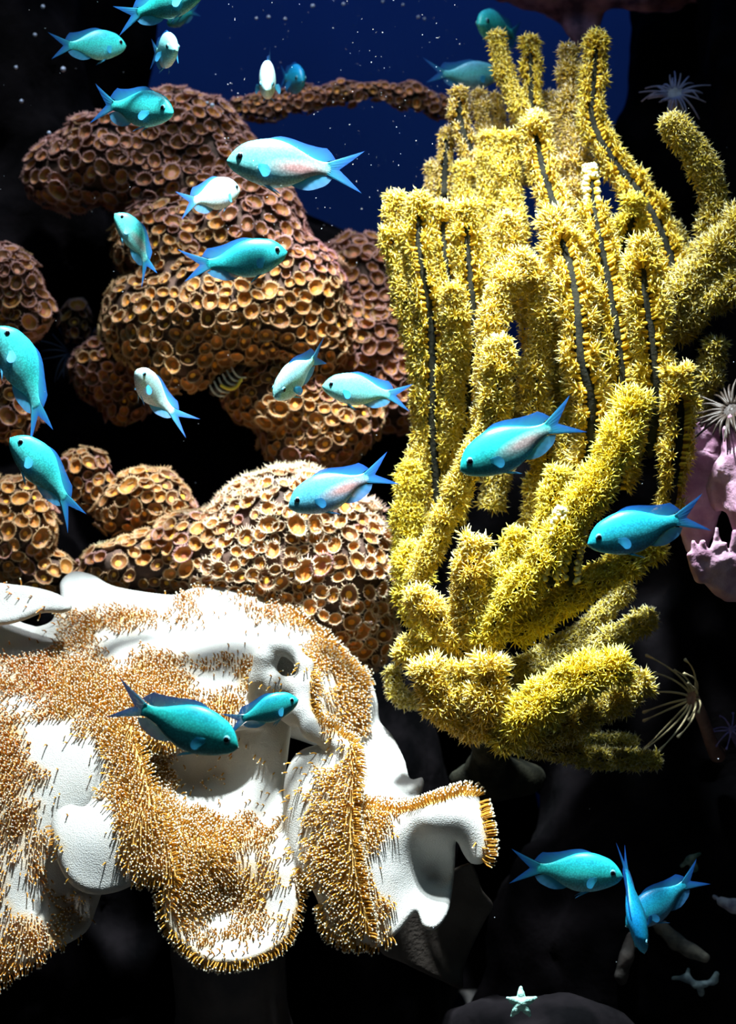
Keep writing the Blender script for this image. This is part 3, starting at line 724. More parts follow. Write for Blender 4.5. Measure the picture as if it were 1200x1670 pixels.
def button(name, mats, seed, fringe=True, frill=0.):
    rr = np.random.default_rng(seed); S = 16
    prof = [(.34, -.25, 0), (.46, .25, 0), (.72, .62, 0), (1.0, .86, 1), (.97, .95, 1), (.84, .80, 2), (.55, .42, 2), (.34, .36, 3)]
    V, Q, mi, T, tmi = [], [], [], [], []
    wob = 1 + .12 * np.sin(np.arange(S) * 2 * math.pi / S * 2 + rr.random() * 6) + rr.normal(0, .03, S); zw = rr.normal(0, .05, S)
    for r, z, m in prof:
        for k in range(S):
            a = k * 2 * math.pi / S; V.append((r * wob[k] * math.cos(a), r * wob[k] * math.sin(a), z + zw[k] * r))
    for i in range(len(prof) - 1):
        for k in range(S): Q.append((i * S + k, i * S + (k + 1) % S, (i + 1) * S + (k + 1) % S, (i + 1) * S + k)); mi.append(max(prof[i][2], 0) if i != 2 else 1)
    c = len(V); V.append((0, 0, .42)); i = len(prof) - 1
    for k in range(S): T.append((i * S + k, i * S + (k + 1) % S, c)); tmi.append(3)
    if fringe:
        n = 30
        for j in range(n):
            a = j * 2 * math.pi / n + rr.normal(0, .03); wj = wob[int(a / (2 * math.pi) * S) % S]; up = (.10 if j % 2 else .28) + frill * rr.uniform(0, .5)
            R0, R1 = .90 * wj, ((1.22 if j % 2 else 1.10) + frill * rr.uniform(-.25, .3)) * wj; w_ = .075; b = len(V); z0 = .86
            for aa, r, z in ((a - w_, R0, z0), (a + w_, R0, z0), (a, R0 * .93, z0 + .10), (a, R1, z0 + up)): V.append((r * math.cos(aa), r * math.sin(aa), z))
            T += [(b, b + 1, b + 3), (b + 1, b + 2, b + 3), (b + 2, b, b + 3)]; tmi += [1] * 3
    me = npmesh(name, np.array(V), [np.array(Q), np.array(T)], mats, mi=mi + tmi)
    ZRAW[me.name] = (np.array(V), np.array(Q), np.array(T), np.array(mi), np.array(tmi)); return me
ZM = {'gold': [button('button_polyp', [Z_COL, Z_RIM, Z_DISC, Z_EYE], i) for i in range(4)],
      'frill': [button('button_polyp', [Z_COL, Z_FRILL, Z_DISC, Z_EYE], 20 + i, True, 1.) for i in range(4)],
      'pink': [button('button_polyp', [Z_COL, Z_RIMP, Z_DISC, Z_EYEP], 10 + i) for i in range(4)]}
def colony(label, blobs, size, kinds, step=7, zpad=40, tubes=None, goldness=lambda x, y: 1., cat='coral', keepn=300, lean=.25, squash=1.0):
    """blobs: (px,py,D,rx,ry,rd); size: polyp radius px (at one metre)"""
    allb = list(blobs) + [(t[0], t[1], t[2], t[3], t[3], t[3]) for ch in (tubes or []) for t in ch]
    lo = [min(b[i] - b[3 + i] for b in allb) - zpad for i in range(3)]; hi = [max(b[i] + b[3 + i] for b in allb) + zpad for i in range(3)]
    f = Field((lo[0], hi[0]), (lo[1], hi[1]), (lo[2], hi[2]), step)
    for b in blobs: f.ball(b[:3], b[3:], 22)
    for ch in tubes or []: f.tube(ch, 12)
    f.roughen(9, .022, 3, int(abs(lo[0])) + 5)
    V, Wd, Q = f.mesh(); N = vnormals(Wd, Q)
    g = empty('button_polyp_colony', Vector(Wd.mean(0))); g.location.z = float(Wd[:, 2].min())
    tag(g, label, cat, 'brown button polyp colonies on the reef rock')
    under(g, mobj('base', npmesh('base', Wd, Q, Z_BASE)))
    qn = N[Q].mean(1); c = V[Q].mean(1)
    vis = (qn[:, 1] < .25) & (c[:, 0] > -60) & (c[:, 0] < 1260)
    r = size * PX
    pt, qi = scatter(Wd, Q, vis, 5000)
    szs = r * np.clip(RNG.normal(1, .16, len(pt)), .68, 1.4)
    keep = poisson(pt, szs * 1.36)
    # the ones that show largest: those facing the viewer first
    keep = sorted(keep, key=lambda i: qn[qi[i]][1])
    extra = []
    for cnt, i in enumerate(keep):
        n = qn[qi[i]] + np.array([0, -.12, lean]) + RNG.normal(0, .14, 3); n /= np.linalg.norm(n)
        px, py = c[qi[i]][0], c[qi[i]][1]
        kd = 'gold' if RNG.random() < goldness(px, py) else 'pink'
        s = szs[i]; R3 = frames(n[None], np.array([RNG.random() * 6.28]))[0]
        p = pt[i] - np.array(g.location) - n * s * .15
        k = RNG.uniform(.75, 1.15) * squash
        if kinds == 'frill' and RNG.random() < float(np.clip((px - 280) / 130, .1, .95)): kd = 'frill'
        me = random.choice(ZM[kd])
        if cnt >= keepn: extra.append((p, R3 * np.array([s, s, s * k]), me)); continue
        o = bpy.data.objects.new('button_polyp', me); COL.objects.link(o)
        o.matrix_basis = Matrix(((*(R3[0] * [s, s, s * k]), p[0]), (*(R3[1] * [s, s, s * k]), p[1]), (*(R3[2] * [s, s, s * k]), p[2]), (0, 0, 0, 1)))
        o.parent = g
    if extra:
        Vs, fq, ft, mq, mt, base = [], [], [], [], [], 0
        mats = [Z_COL, Z_RIM, Z_DISC, Z_EYE, Z_RIMP, Z_EYEP, Z_FRILL]
        for p, R, me in extra:
            V0, Q0, T0, m0, t0 = ZRAW[me.name]; Vs.append(V0 @ R.T + p); pk = me.materials[1] == Z_RIMP
            mp = np.array([0, 4, 2, 5]) if pk else np.array([0, 6, 2, 3] if me.materials[1] == Z_FRILL else [0, 1, 2, 3])
            fq.append(Q0 + base); ft.append(T0 + base); mq.append(mp[m0]); mt.append(mp[t0]); base += len(V0)
        o = mobj('button_polyp_cover', npmesh('button_polyp_cover', np.concatenate(Vs), [np.concatenate(fq), np.concatenate(ft)], mats, mi=np.concatenate(mq + mt)), g)
        o['kind'] = 'stuff'
    print(label, len(keep))
    return g
up = lambda x, y: float(np.clip((y - 330) / 120, 0, 1))
colony('pinkish brown button polyp mound under the large silvery fish, topmost of the brown mounds', [(290, 225, 640, 95, 72, 90), (190, 250, 620, 90, 62, 90), (110, 285, 640, 62, 50, 70), (350, 262, 640, 70, 60, 90), (280, 300, 600, 110, 40, 80)], 16.5, 'pink', goldness=lambda x, y: .05)
colony('largest brown button polyp mound, golden at its lower left', [(300, 400, 570, 110, 85, 110), (400, 390, 560, 95, 110, 110), (450, 480, 540, 105, 105, 110), (350, 500, 500, 120, 90, 100), (255, 520, 510, 85, 75, 80), (290, 585, 500, 60, 48, 60), (500, 540, 560, 70, 80, 90)], 15, 'gold', goldness=lambda x, y: float(np.clip((y - x * .35 - 230) / 90, .05, 1)))
colony('rosy brown button polyp slope between the largest mound and the yellow coral', [(590, 470, 760, 90, 80, 90), (640, 540, 740, 80, 100, 90), (570, 560, 700, 70, 80, 80), (640, 640, 720, 60, 55, 80)], 16, 'pink', goldness=lambda x, y: .15)
colony('golden brown button polyp lobe beneath the largest mound, behind the white fish pair', [(470, 640, 560, 85, 60, 80), (545, 680, 570, 70, 65, 80), (500, 720, 570, 70, 42, 70), (420, 640, 580, 45, 45, 60)], 15, 'gold', goldness=lambda x, y: .75)
colony('frilled golden button polyp mound resting against the top of the leather coral', [(480, 860, 400, 130, 90, 110), (560, 930, 380, 85, 110, 100), (430, 930, 380, 120, 80, 100), (330, 900, 420, 100, 62, 90), (225, 925, 430, 90, 42, 70), (590, 1030, 400, 48, 60, 70), (540, 1000, 370, 70, 70, 80)], 15, 'frill', goldness=lambda x, y: .8)
colony('small golden button polyp clump in the dark gap left of the frilled mound', [(240, 812, 480, 62, 42, 50), (195, 835, 490, 40, 26, 40), (280, 840, 480, 36, 28, 40)], 16, 'gold', goldness=lambda x, y: .85)
colony('few loose button polyps beside the lower left fish tail', [(140, 765, 520, 32, 24, 34), (155, 800, 520, 30, 26, 34)], 15, 'gold', goldness=lambda x, y: .6)
colony('rosy button polyp clump at the left edge above the curved fish', [(-5, 465, 480, 70, 60, 70), (30, 510, 480, 52, 42, 60)], 16, 'pink', goldness=lambda x, y: .1)
colony('brown button polyp clump at the left edge behind the curved fish', [(0, 630, 470, 48, 66, 60), (15, 680, 470, 34, 30, 50)], 16, 'gold', goldness=lambda x, y: .5)
colony('golden button polyp dome at the left edge above the curled coral margin', [(15, 860, 430, 70, 76, 70), (70, 935, 430, 50, 30, 50)], 17, 'gold', goldness=lambda x, y: .9)
colony('shaded brown button polyps in the gap behind the tiny white fish', [(175, 600, 640, 52, 50, 50), (205, 650, 640, 36, 40, 44), (125, 520, 700, 18, 34, 34)], 14, 'gold', goldness=lambda x, y: .3)
colony('pale pink button polyps along the thin rock bridge in the blue water', [], 10.5, 'pink', tubes=[[(385, 176, 880, 10), (440, 172, 880, 18), (500, 162, 880, 12), (560, 152, 880, 15), (620, 147, 880, 11), (670, 158, 880, 15), (715, 172, 880, 12), (760, 185, 890, 12)]], goldness=lambda x, y: .05, step=6)

# ------------------------------------------------------------------ damselfish
def fishmat():
    m, nt, b = nodes('damselfish_skin'); N, Lk = nt.nodes, nt.links
    tc = N.new('ShaderNodeTexCoord'); sx = N.new('ShaderNodeSeparateXYZ'); Lk.new(tc.outputs['Object'], sx.inputs[0])
    nz = N.new('ShaderNodeTexNoise'); nz.inputs['Scale'].default_value = 5; Lk.new(tc.outputs['Object'], nz.inputs['Vector'])
    ad = N.new('ShaderNodeMath'); ad.operation = 'MULTIPLY_ADD'; Lk.new(nz.outputs['Fac'], ad.inputs[0]); ad.inputs[1].default_value = .08; Lk.new(sx.outputs['Z'], ad.inputs[2])
    mr = N.new('ShaderNodeMapRange'); mr.inputs['From Min'].default_value = -.2; mr.inputs['From Max'].default_value = .24; Lk.new(ad.outputs[0], mr.inputs['Value'])
    rp = N.new('ShaderNodeValToRGB'); e = rp.color_ramp.elements
    e[0].position = 0; e[0].color = (.34, .78, .80, 1); e[1].position = 1; e[1].color = (.012, .50, .62, 1)
    k = e.new(.3); k.color = (.09, .70, .68, 1); k = e.new(.6); k.color = (.03, .74, .66, 1); k = e.new(.85); k.color = (.018, .62, .66, 1)
    Lk.new(mr.outputs[0], rp.inputs['Fac'])
    oi = N.new('ShaderNodeObjectInfo')
    mx = N.new('ShaderNodeMix'); mx.data_type = 'RGBA'; mx.blend_type = 'MULTIPLY'; mx.inputs[0].default_value = 1
    Lk.new(rp.outputs['Color'], mx.inputs[6]); Lk.new(oi.outputs['Color'], mx.inputs[7])
    s1 = N.new('ShaderNodeVectorMath'); s1.operation = 'SUBTRACT'; s1.inputs[1].default_value = (1, 1, 1); Lk.new(oi.outputs['Color'], s1.inputs[0])
    s2 = N.new('ShaderNodeVectorMath'); s2.operation = 'MAXIMUM'; s2.inputs[1].default_value = (0, 0, 0); Lk.new(s1.outputs[0], s2.inputs[0])
    s3 = N.new('ShaderNodeVectorMath'); s3.operation = 'MULTIPLY'; s3.inputs[1].default_value = (.22, .22, .22); Lk.new(s2.outputs[0], s3.inputs[0])
    s4 = N.new('ShaderNodeVectorMath'); s4.operation = 'ADD'; Lk.new(mx.outputs[2], s4.inputs[0]); Lk.new(s3.outputs[0], s4.inputs[1])
    s5 = N.new('ShaderNodeVectorMath'); s5.operation = 'MINIMUM'; s5.inputs[1].default_value = (.95, .95, .95); Lk.new(s4.outputs[0], s5.inputs[0])
    # rosy flank towards the tail, strength in the object's alpha
    sb = N.new('ShaderNodeVectorMath'); sb.operation = 'SUBTRACT'; sb.inputs[1].default_value = (.70, 0, -.035); Lk.new(tc.outputs['Object'], sb.inputs[0])
    sc_ = N.new('ShaderNodeVectorMath'); sc_.operation = 'MULTIPLY'; sc_.inputs[1].default_value = (3.0, 0, 10.5); Lk.new(sb.outputs[0], sc_.inputs[0])
    ln = N.new('ShaderNodeVectorMath'); ln.operation = 'LENGTH'; Lk.new(sc_.outputs[0], ln.inputs[0])
    m2 = N.new('ShaderNodeMapRange'); m2.inputs['From Min'].default_value = 1.1; m2.inputs['From Max'].default_value = .3; Lk.new(ln.outputs['Value'], m2.inputs['Value'])
    al = N.new('ShaderNodeMath'); al.operation = 'MULTIPLY'; Lk.new(m2.outputs[0], al.inputs[0]); Lk.new(oi.outputs['Alpha'], al.inputs[1])
    m3 = N.new('ShaderNodeMix'); m3.data_type = 'RGBA'; Lk.new(al.outputs[0], m3.inputs[0]); Lk.new(s5.outputs[0], m3.inputs[6]); m3.inputs[7].default_value = (.62, .36, .34, 1)
    Lk.new(m3.outputs[2], b.inputs['Base Color'])
    vo = N.new('ShaderNodeTexVoronoi'); vo.inputs['Scale'].default_value = 46; Lk.new(tc.outputs['Object'], vo.inputs['Vector'])
    sr = N.new('ShaderNodeMapRange'); sr.inputs['From Min'].default_value = 0; sr.inputs['From Max'].default_value = .75; sr.inputs['To Min'].default_value = 1.08; sr.inputs['To Max'].default_value = .62; Lk.new(vo.outputs['Distance'], sr.inputs['Value'])
    sm = N.new('ShaderNodeVectorMath'); sm.operation = 'SCALE'; Lk.new(m3.outputs[2], sm.inputs[0]); Lk.new(sr.outputs[0], sm.inputs['Scale']); Lk.new(sm.outputs[0], b.inputs['Base Color'])
    bp = N.new('ShaderNodeBump'); bp.inputs['Strength'].default_value = .12; bp.inputs['Distance'].default_value = .0002; Lk.new(vo.outputs['Distance'], bp.inputs['Height']); Lk.new(bp.outputs[0], b.inputs['Normal'])
    b.inputs['Roughness'].default_value = .42; b.inputs['Specular IOR Level'].default_value = .35
    return m
def finmat():
    m, nt, b = nodes('damselfish_fin'); N, Lk = nt.nodes, nt.links
    at = N.new('ShaderNodeAttribute'); at.attribute_name = 'col'
    oi = N.new('ShaderNodeObjectInfo'); mx = N.new('ShaderNodeMix'); mx.data_type = 'RGBA'; mx.blend_type = 'MULTIPLY'; mx.inputs[0].default_value = .6
    Lk.new(at.outputs['Color'], mx.inputs[6]); Lk.new(oi.outputs['Color'], mx.inputs[7]); Lk.new(mx.outputs[2], b.inputs['Base Color'])
    b.inputs['Roughness'].default_value = .45
    tl = N.new('ShaderNodeBsdfTranslucent'); Lk.new(mx.outputs[2], tl.inputs['Color'])
    tr = N.new('ShaderNodeBsdfTransparent'); m1 = N.new('ShaderNodeMixShader'); m1.inputs[0].default_value = .4
    Lk.new(b.outputs[0], m1.inputs[1]); Lk.new(tl.outputs[0], m1.inputs[2])
    m2 = N.new('ShaderNodeMixShader'); m2.inputs[0].default_value = .22; Lk.new(m1.outputs[0], m2.inputs[1]); Lk.new(tr.outputs[0], m2.inputs[2])
    Lk.new(m2.outputs[0], N['Material Output'].inputs[0])
    return m
M_FISH, M_FIN = fishmat(), finmat()
M_IRIS = mat('fish_iris', (.14, .42, .52), None, rough=.4, spec=.2); M_PUPIL = mat('fish_pupil', (.002, .002, .004), None, rough=.35, spec=.2)
M_LIP = mat('fish_lip', (.50, .68, .68), None, rough=.4)
SX = np.array([0, .02, .05, .12, .25, .40, .55, .70, .82, .92, 1.0])
HT = np.array([.014, .052, .094, .158, .212, .240, .218, .152, .092, .064, .066])
HB = np.array([.014, .046, .080, .130, .190, .226, .220, .160, .090, .064, .066])
HW_ = np.array([.010, .034, .052, .076, .096, .104, .088, .056, .034, .020, .008])
def ease(x, X, Y):
    # smooth interpolation (piecewise cubic through slopes)
    m = np.gradient(Y, X); i = np.clip(np.searchsorted(X, x) - 1, 0, len(X) - 2); h = X[i + 1] - X[i]; t = (x - X[i]) / h
    return (2 * t ** 3 - 3 * t ** 2 + 1) * Y[i] + (t ** 3 - 2 * t ** 2 + t) * h * m[i] + (-2 * t ** 3 + 3 * t ** 2) * Y[i + 1] + (t ** 3 - t ** 2) * h * m[i + 1]
def fish(label, nose, tail, d, theta=0, roll=0, bend=0, arch=0, tint=(1, 1, 1), rosy=0, upv=None, spread=1, flip=False):
    """nose, tail: photo pixels of nose and tail tips; theta: head turned towards (+) or away from (-) the viewer"""
    th = math.radians(theta); nz, tl = P(*nose, d), P(*tail, d); v = nz - tl; Lp = v.length; v.normalize()
    fwd = (v * math.cos(th) + Vector((0, -1, 0)) * math.sin(th)).normalized()
    scale = Lp / math.cos(th) / 1.29
    U = Vector(upv) if upv else Vector((0, 0, 1))
    U = (U - fwd * U.dot(fwd)).normalized(); U = Matrix.Rotation(math.radians(roll), 3, fwd) @ U
    X = -fwd; Yv = U.cross(X)            # local +X runs from nose to tail, +Z up
    cen = (nz + tl) / 2; org = cen + fwd * (scale * .645)
    g = empty('damselfish', cen); tag(g, label, 'fish', 'blue green damselfish in the tank')
    Mx = Matrix(((X.x * scale, Yv.x * scale, U.x * scale, org.x), (X.y * scale, Yv.y * scale, U.y * scale, org.y), (X.z * scale, Yv.z * scale, U.z * scale, org.z), (0, 0, 0, 1)))
    g.matrix_world = Mx
    def bendf(V):
        V = np.array(V, float); q = np.clip(V[:, 0] - .3, 0, None) ** 2; V[:, 1] += bend * q; V[:, 2] -= arch * q; return V
    def part(name, V, F_, m, parent=g, col=None):
        o = mobj(name, npmesh(name, bendf(V), F_, m, vcol=col), parent); o.color = (*tint, rosy); return o
    # body
    NS, NR = 40, 22; V, Q = [], []
    xs = (np.linspace(0, 1, NS)) ** 1.25
    t_, b_, w_ = ease(xs, SX, HT), ease(xs, SX, HB), ease(xs, SX, HW_)
    for i in range(NS):
        mid = -.012 * math.exp(-((xs[i]) / .12) ** 2)
        for k in range(NR):
            a = k * 2 * math.pi / NR; ca, sa = math.cos(a), math.sin(a)
            pw = .9 if xs[i] > .1 else 1
            V.append((xs[i], w_[i] * math.copysign(abs(ca) ** pw, ca), mid + (t_[i] if sa > 0 else b_[i]) * sa))
    for i in range(NS - 1):
        for k in range(NR): Q.append((i * NR + k, (i + 1) * NR + k, (i + 1) * NR + (k + 1) % NR, i * NR + (k + 1) % NR))
    T = []; V.append((-.006, 0, -.012)); c = len(V) - 1
    for k in range(NR): T.append((c, k, (k + 1) % NR))
    V.append((1.01, 0, 0)); c = len(V) - 1; e = (NS - 1) * NR
    for k in range(NR): T.append((c, e + (k + 1) % NR, e + k))
    body = part('body', V, [np.array(Q), np.array(T)], M_FISH)
    # lips
    lv = [(-.012, 0, -.004), (.03, .030, -.030), (.03, -.030, -.030), (.03, 0, -.046), (.012, .018, -.002), (.012, -.018, -.002), (-.008, 0, -.022)]
    part('mouth', lv, np.array([(0, 4, 6), (4, 1, 6), (6, 1, 3), (6, 3, 2), (5, 6, 2), (0, 6, 5)]), M_LIP)
    # fins: grids between a base line and a tip line
    def fin(name, base, tip, cb, ct, thick=.006, nrow=5, side=None):
        base, tip = np.array(base, float), np.array(tip, float); n = len(base); Vs, Cs = [], []
        for sgn in (1, -1):
            for r in range(nrow + 1):
                u = r / nrow
                for k in range(n):
                    p = base[k] * (1 - u) + tip[k] * u
                    off = thick * (1 - u * .85) * (1.0 if k % 2 else .35) * sgn
                    nn = side if side is not None else np.array([0, 1., 0]); Vs.append(p + nn * off); Cs.append(np.array(cb) * (1 - u) + np.array(ct) * u * (1.0 if k % 2 else .85))
        Q = []; m = n * (nrow + 1)
        for r in range(nrow):
            for k in range(n - 1):
                a = r * n + k; Q.append((a, a + 1, a + n + 1, a + n)); Q.append((m + a, m + a + n, m + a + n + 1, m + a + 1))
        return part(name, np.array(Vs), np.array(Q), M_FIN, g, np.clip(np.array(Cs), 0, 1))
    blue, cy, pale = (.03, .20, .66), (.05, .50, .66), (.12, .42, .72)
    n = 17; x = np.linspace(.26, .90, n); zt = ease(x, SX, HT) - .015
    u = np.linspace(0, 1, n); hgt = spread * (.012 + .035 * np.minimum(1, u * 4) + .075 * np.clip((u - .5) / .38, 0, 1) ** 1.6) * np.where(u > .9, 1 - (u - .9) * 6.5, 1)
    fin('dorsal_fin', np.stack([x, 0 * x, zt], 1), np.stack([x + .05 + .09 * u, 0 * x, zt + hgt], 1), cy, blue)
    n = 11; x = np.linspace(.62, .90, n); zb = -ease(x, SX, HB) + .015; u = np.linspace(0, 1, n)
    hgt = spread * (.03 + .08 * np.sin(np.clip(u * 1.25, 0, 1) * math.pi * .62)) * np.where(u > .85, 1 - (u - .85) * 4, 1)
    fin('anal_fin', np.stack([x, 0 * x, zb], 1), np.stack([x + .06 + .06 * u, 0 * x, zb - hgt], 1), cy, pale)
    n = 17; u = np.linspace(-1, 1, n); base = np.stack([.965 + 0 * u, 0 * u, .06 * u], 1)
    ext = .10 + .23 * np.abs(u) ** 1.5; tipz = u * (.06 + .145 * np.abs(u) ** .8) * spread
    fin('tail_fin', base, np.stack([.985 + ext, 0 * u, tipz], 1), cy, blue, .012, 6)
    for sd in (1, -1):
        n = 9; u = np.linspace(-1, 1, n); y0 = ease(np.array([.30]), SX, HW_)[0] * .93 * sd
        base = np.stack([.30 + 0 * u, y0 + 0 * u, -.045 + .022 * u], 1)
        ln = .155 * (1 - .35 * np.abs(u) ** 2); an = -.55 + .42 * u
        tip = base + np.stack([ln * np.cos(an) * .88, sd * ln * .42, ln * np.sin(an)], 1)
        fin('pectoral_fin', base, tip, (.04, .55, .68), (.05, .42, .70), .004, 4, np.array([-.4, .9 * sd, 0]))
        n = 7; u = np.linspace(0, 1, n); base = np.stack([.35 + .06 * u, sd * .022 + 0 * u, -.205 + 0 * u], 1)
        tip = base + np.stack([.19 - .10 * u, sd * (.045 + 0 * u), -.095 + .035 * u], 1)
        fin('pelvic_fin', base, tip, cy, pale, .004, 4, np.array([0, .9 * sd, .3]))
        # eye
        ex, ez, er = .122, .035, .040; ey = ease(np.array([ex]), SX, HW_)[0] * .90 * sd
        def ball(cx, cy_, cz, r, sq):
            Vb, Qb, Tb = [], [], []; A, B = 12, 6
            for j in range(B + 1):
                p = j / B * math.pi
                for k in range(A): a = k * 2 * math.pi / A; Vb.append((cx + r * math.sin(p) * math.cos(a), cy_ + r * sq * math.cos(p) * sd, cz + r * math.sin(p) * math.sin(a)))
            for j in range(B):
                for k in range(A): Qb.append((j * A + k, j * A + (k + 1) % A, (j + 1) * A + (k + 1) % A, (j + 1) * A + k))
            return np.array(Vb), np.array(Qb)
        vb, qb = ball(ex, ey, ez, er, .45); eye = part('eye', vb, qb, M_IRIS)
        vb, qb = ball(ex - .002, ey + sd * er * .36, ez, er * .66, .36); part('pupil', vb, qb, M_PUPIL, eye)
    return g
TEAL, CYAN, PALE, BLUE, DARK = (.8, .9, .9), (1.1, 1.12, 1.15), (3.2, 1.3, 1.3), (.6, .75, 1.25), (.5, .5, .55)  # each fish's own variation, with some brightness and dimness of the light mixed in
fish('green fish cut off by the water line above the two fish nearest the surface', (336, -10), (188, 26), .97, 20, tint=TEAL)
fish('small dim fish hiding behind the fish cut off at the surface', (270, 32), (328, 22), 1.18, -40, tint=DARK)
fish('green fish turning away beside the dark rock near the surface', (200, 64), (90, 84), 1.05, -34, tint=CYAN)
fish('short pale blue fish nosing down right under the fish cut off at the surface', (293, 98), (238, 70), 1.02, 67, tint=(2.2, 1.35, 1.5))
fish('bright green fish with a tall blue dorsal fin above the pinkish polyp mound', (287, 192), (147, 160), .99, 30, tint=CYAN, spread=1.25)
fish('narrow white fish diving head first above the rock bridge', (438, 163), (437, 84), 1.1, 62, upv=(0, -1, .2), tint=PALE)
fish('blurred blue fish beside the narrow white diving fish', (496, 146), (454, 112), 1.2, 66, tint=BLUE)
fish('green fish with spread tail behind the topmost thin yellow branches', (776, 58), (858, 42), 1.2, 60, tint=CYAN, roll=8)
fish('pale blue fish whose head is hidden behind the thin yellow branches', (816, 116), (696, 134), 1.2, -18, arch=-.15, tint=(1.6, 1.1, 1.25))
fish('large silvery fish with rosy flank in open blue water below the rock bridge', (371, 262), (588, 279), .97, 4, tint=(1.5, .95, 1.0), rosy=1.0)
fish('white fish swimming away just below the large silvery fish', (386, 298), (298, 343), 1.05, -46, tint=PALE)
fish('small curled green fish with drooping tail left of the largest polyp mound', (190, 350), (264, 434), 1.04, 12, arch=.35, tint=(1.3, 1.15, 1.1), rosy=.6)
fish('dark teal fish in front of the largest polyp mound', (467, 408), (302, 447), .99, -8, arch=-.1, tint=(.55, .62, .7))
fish('long curved turquoise fish pointing up at the left edge', (0, 534), (92, 690), .95, 14, arch=.25, tint=CYAN, spread=.8)
fish('tiny white fish facing out with its tail flicked aside, above the dark gap', (229, 607), (272, 682), 1.02, 48, bend=-.5, roll=-20, tint=PALE)
fish('turquoise fish pointing up left, below the long curved fish', (21, 714), (140, 832), .95, 10, arch=.2, tint=CYAN, spread=.8)
fish('white bellied fish tilting down towards the golden polyp lobe', (450, 649), (528, 566), .98, 47, roll=-14, tint=(2.4, 1.2, 1.25), rosy=.4)
fish('pale mint fish level in front of the rosy polyp slope', (526, 629), (668, 648), 1.03, 4, tint=(1.7, 1.12, 1.12))
fish('blue fish with rosy tail base above the frilled polyp mound', (471, 826), (638, 764), .97, 4, tint=(1.4, .85, 1.15), rosy=1.0)
fish('teal fish crossing in front of the middle of the yellow coral', (750, 766), (940, 676), .90, 2, tint=(.9, .9, .95), rosy=.8)
fish('bright blue fish in front of the lower right yellow branches and pink coral', (958, 886), (1150, 836), .90, 2, tint=(.9, .95, 1.2))
fish('larger teal fish hovering over the leather coral', (389, 1216), (186, 1140), .86, 6, tint=(.75, .85, .85))
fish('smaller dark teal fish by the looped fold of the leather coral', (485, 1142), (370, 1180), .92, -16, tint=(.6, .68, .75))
fish('turquoise fish alone in the dark water right of the leather coral cup', (1014, 1427), (836, 1414), .92, 4, tint=(1, 1, 1.05))
fish('thin blue fish diving with its back turned, in front of the dim blue fish', (1046, 1548), (1016, 1384), .92, 18, upv=(-.35, -1, 0), tint=BLUE)
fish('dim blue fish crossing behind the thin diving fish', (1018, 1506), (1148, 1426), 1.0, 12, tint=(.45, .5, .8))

# ------------------------------------------------------------------ pink soft coral at the right
M_PINK = mat('pink_soft_coral', (.40, .20, .30), (.62, .38, .50), 70, .6, .5, 500, .3, .1)
def softcoral(label, slabs, fingers, m, box):
    f = Field(*box, 3.5)
    for poly, dep, r in slabs: f.slab(poly, dep, r, 8)
    for ch in fingers: f.tube(ch, 8)
    f.roughen(3.5, .06, 2, 8)
    g_, V, Wd, Q = sdf_thing('pink_soft_coral', f, m, label, 'coral'); return g_
fing = []
for x, y, x2, y2 in ((1120, 705, 1132, 760), (1138, 690, 1142, 750), (1152, 684, 1152, 740), (1165, 692, 1160, 750), (1110, 735, 1128, 775), (1178, 720, 1166, 770), (1172, 702, 1163, 745), (1128, 712, 1135, 765)):
    fing.append([(x, y, 85, 4), ((x + x2) / 2, (y + y2) / 2, 95, 7), (x2, y2, 110, 10)])
softcoral('lilac pink soft coral lobe with finger tips beside the yellow coral', [([(1108, 742), (1135, 735), (1170, 745), (1180, 790), (1172, 850), (1150, 900), (1120, 900), (1106, 850), (1100, 790)], [(1110, 745, 95), (1170, 750, 100), (1140, 800, 125), (1110, 880, 170), (1165, 880, 160)], 13)], fing, M_PINK, ((1060, 1230), (650, 940), (20, 260)))
fing = []
for x, y, x2, y2 in ((1190, 680, 1196, 740), (1205, 672, 1206, 740), (1182, 700, 1190, 755), (1222, 690, 1218, 750)):
    fing.append([(x, y, 40, 5), ((x + x2) / 2, (y + y2) / 2, 46, 8), (x2, y2, 55, 12)])
softcoral('bright pink ruffled soft coral fold at the right edge', [([(1152, 800), (1160, 765), (1182, 740), (1210, 728), (1260, 730), (1265, 870), (1225, 882), (1196, 865), (1184, 835), (1164, 832)], [(1158, 790, 70), (1185, 750, 40), (1240, 740, 30), (1190, 800, 55), (1215, 830, 20), (1200, 865, 60), (1250, 860, 30), (1175, 830, 85)], 12)], fing, M_PINK, ((1110, 1280), (640, 910), (-40, 180)))
fing = []
for x, y, x2, y2 in ((1130, 884, 1142, 925), (1146, 884, 1152, 925), (1168, 862, 1170, 920), (1182, 888, 1186, 925), (1198, 868, 1196, 920), (1124, 905, 1142, 940), (1212, 862, 1208, 915)):
    fing.append([(x, y, 40, 4), ((x + x2) / 2, (y + y2) / 2, 48, 7), (x2, y2, 58, 11)])
softcoral('dull pink soft coral clump with short fingers at the lower right edge', [([(1136, 925), (1165, 905), (1210, 900), (1260, 905), (1260, 985), (1205, 985), (1160, 965)], [(1140, 930, 60), (1200, 910, 55), (1200, 960, 75), (1250, 940, 60)], 14)], fing, M_PINK, ((1090, 1280), (840, 1020), (-20, 160)))

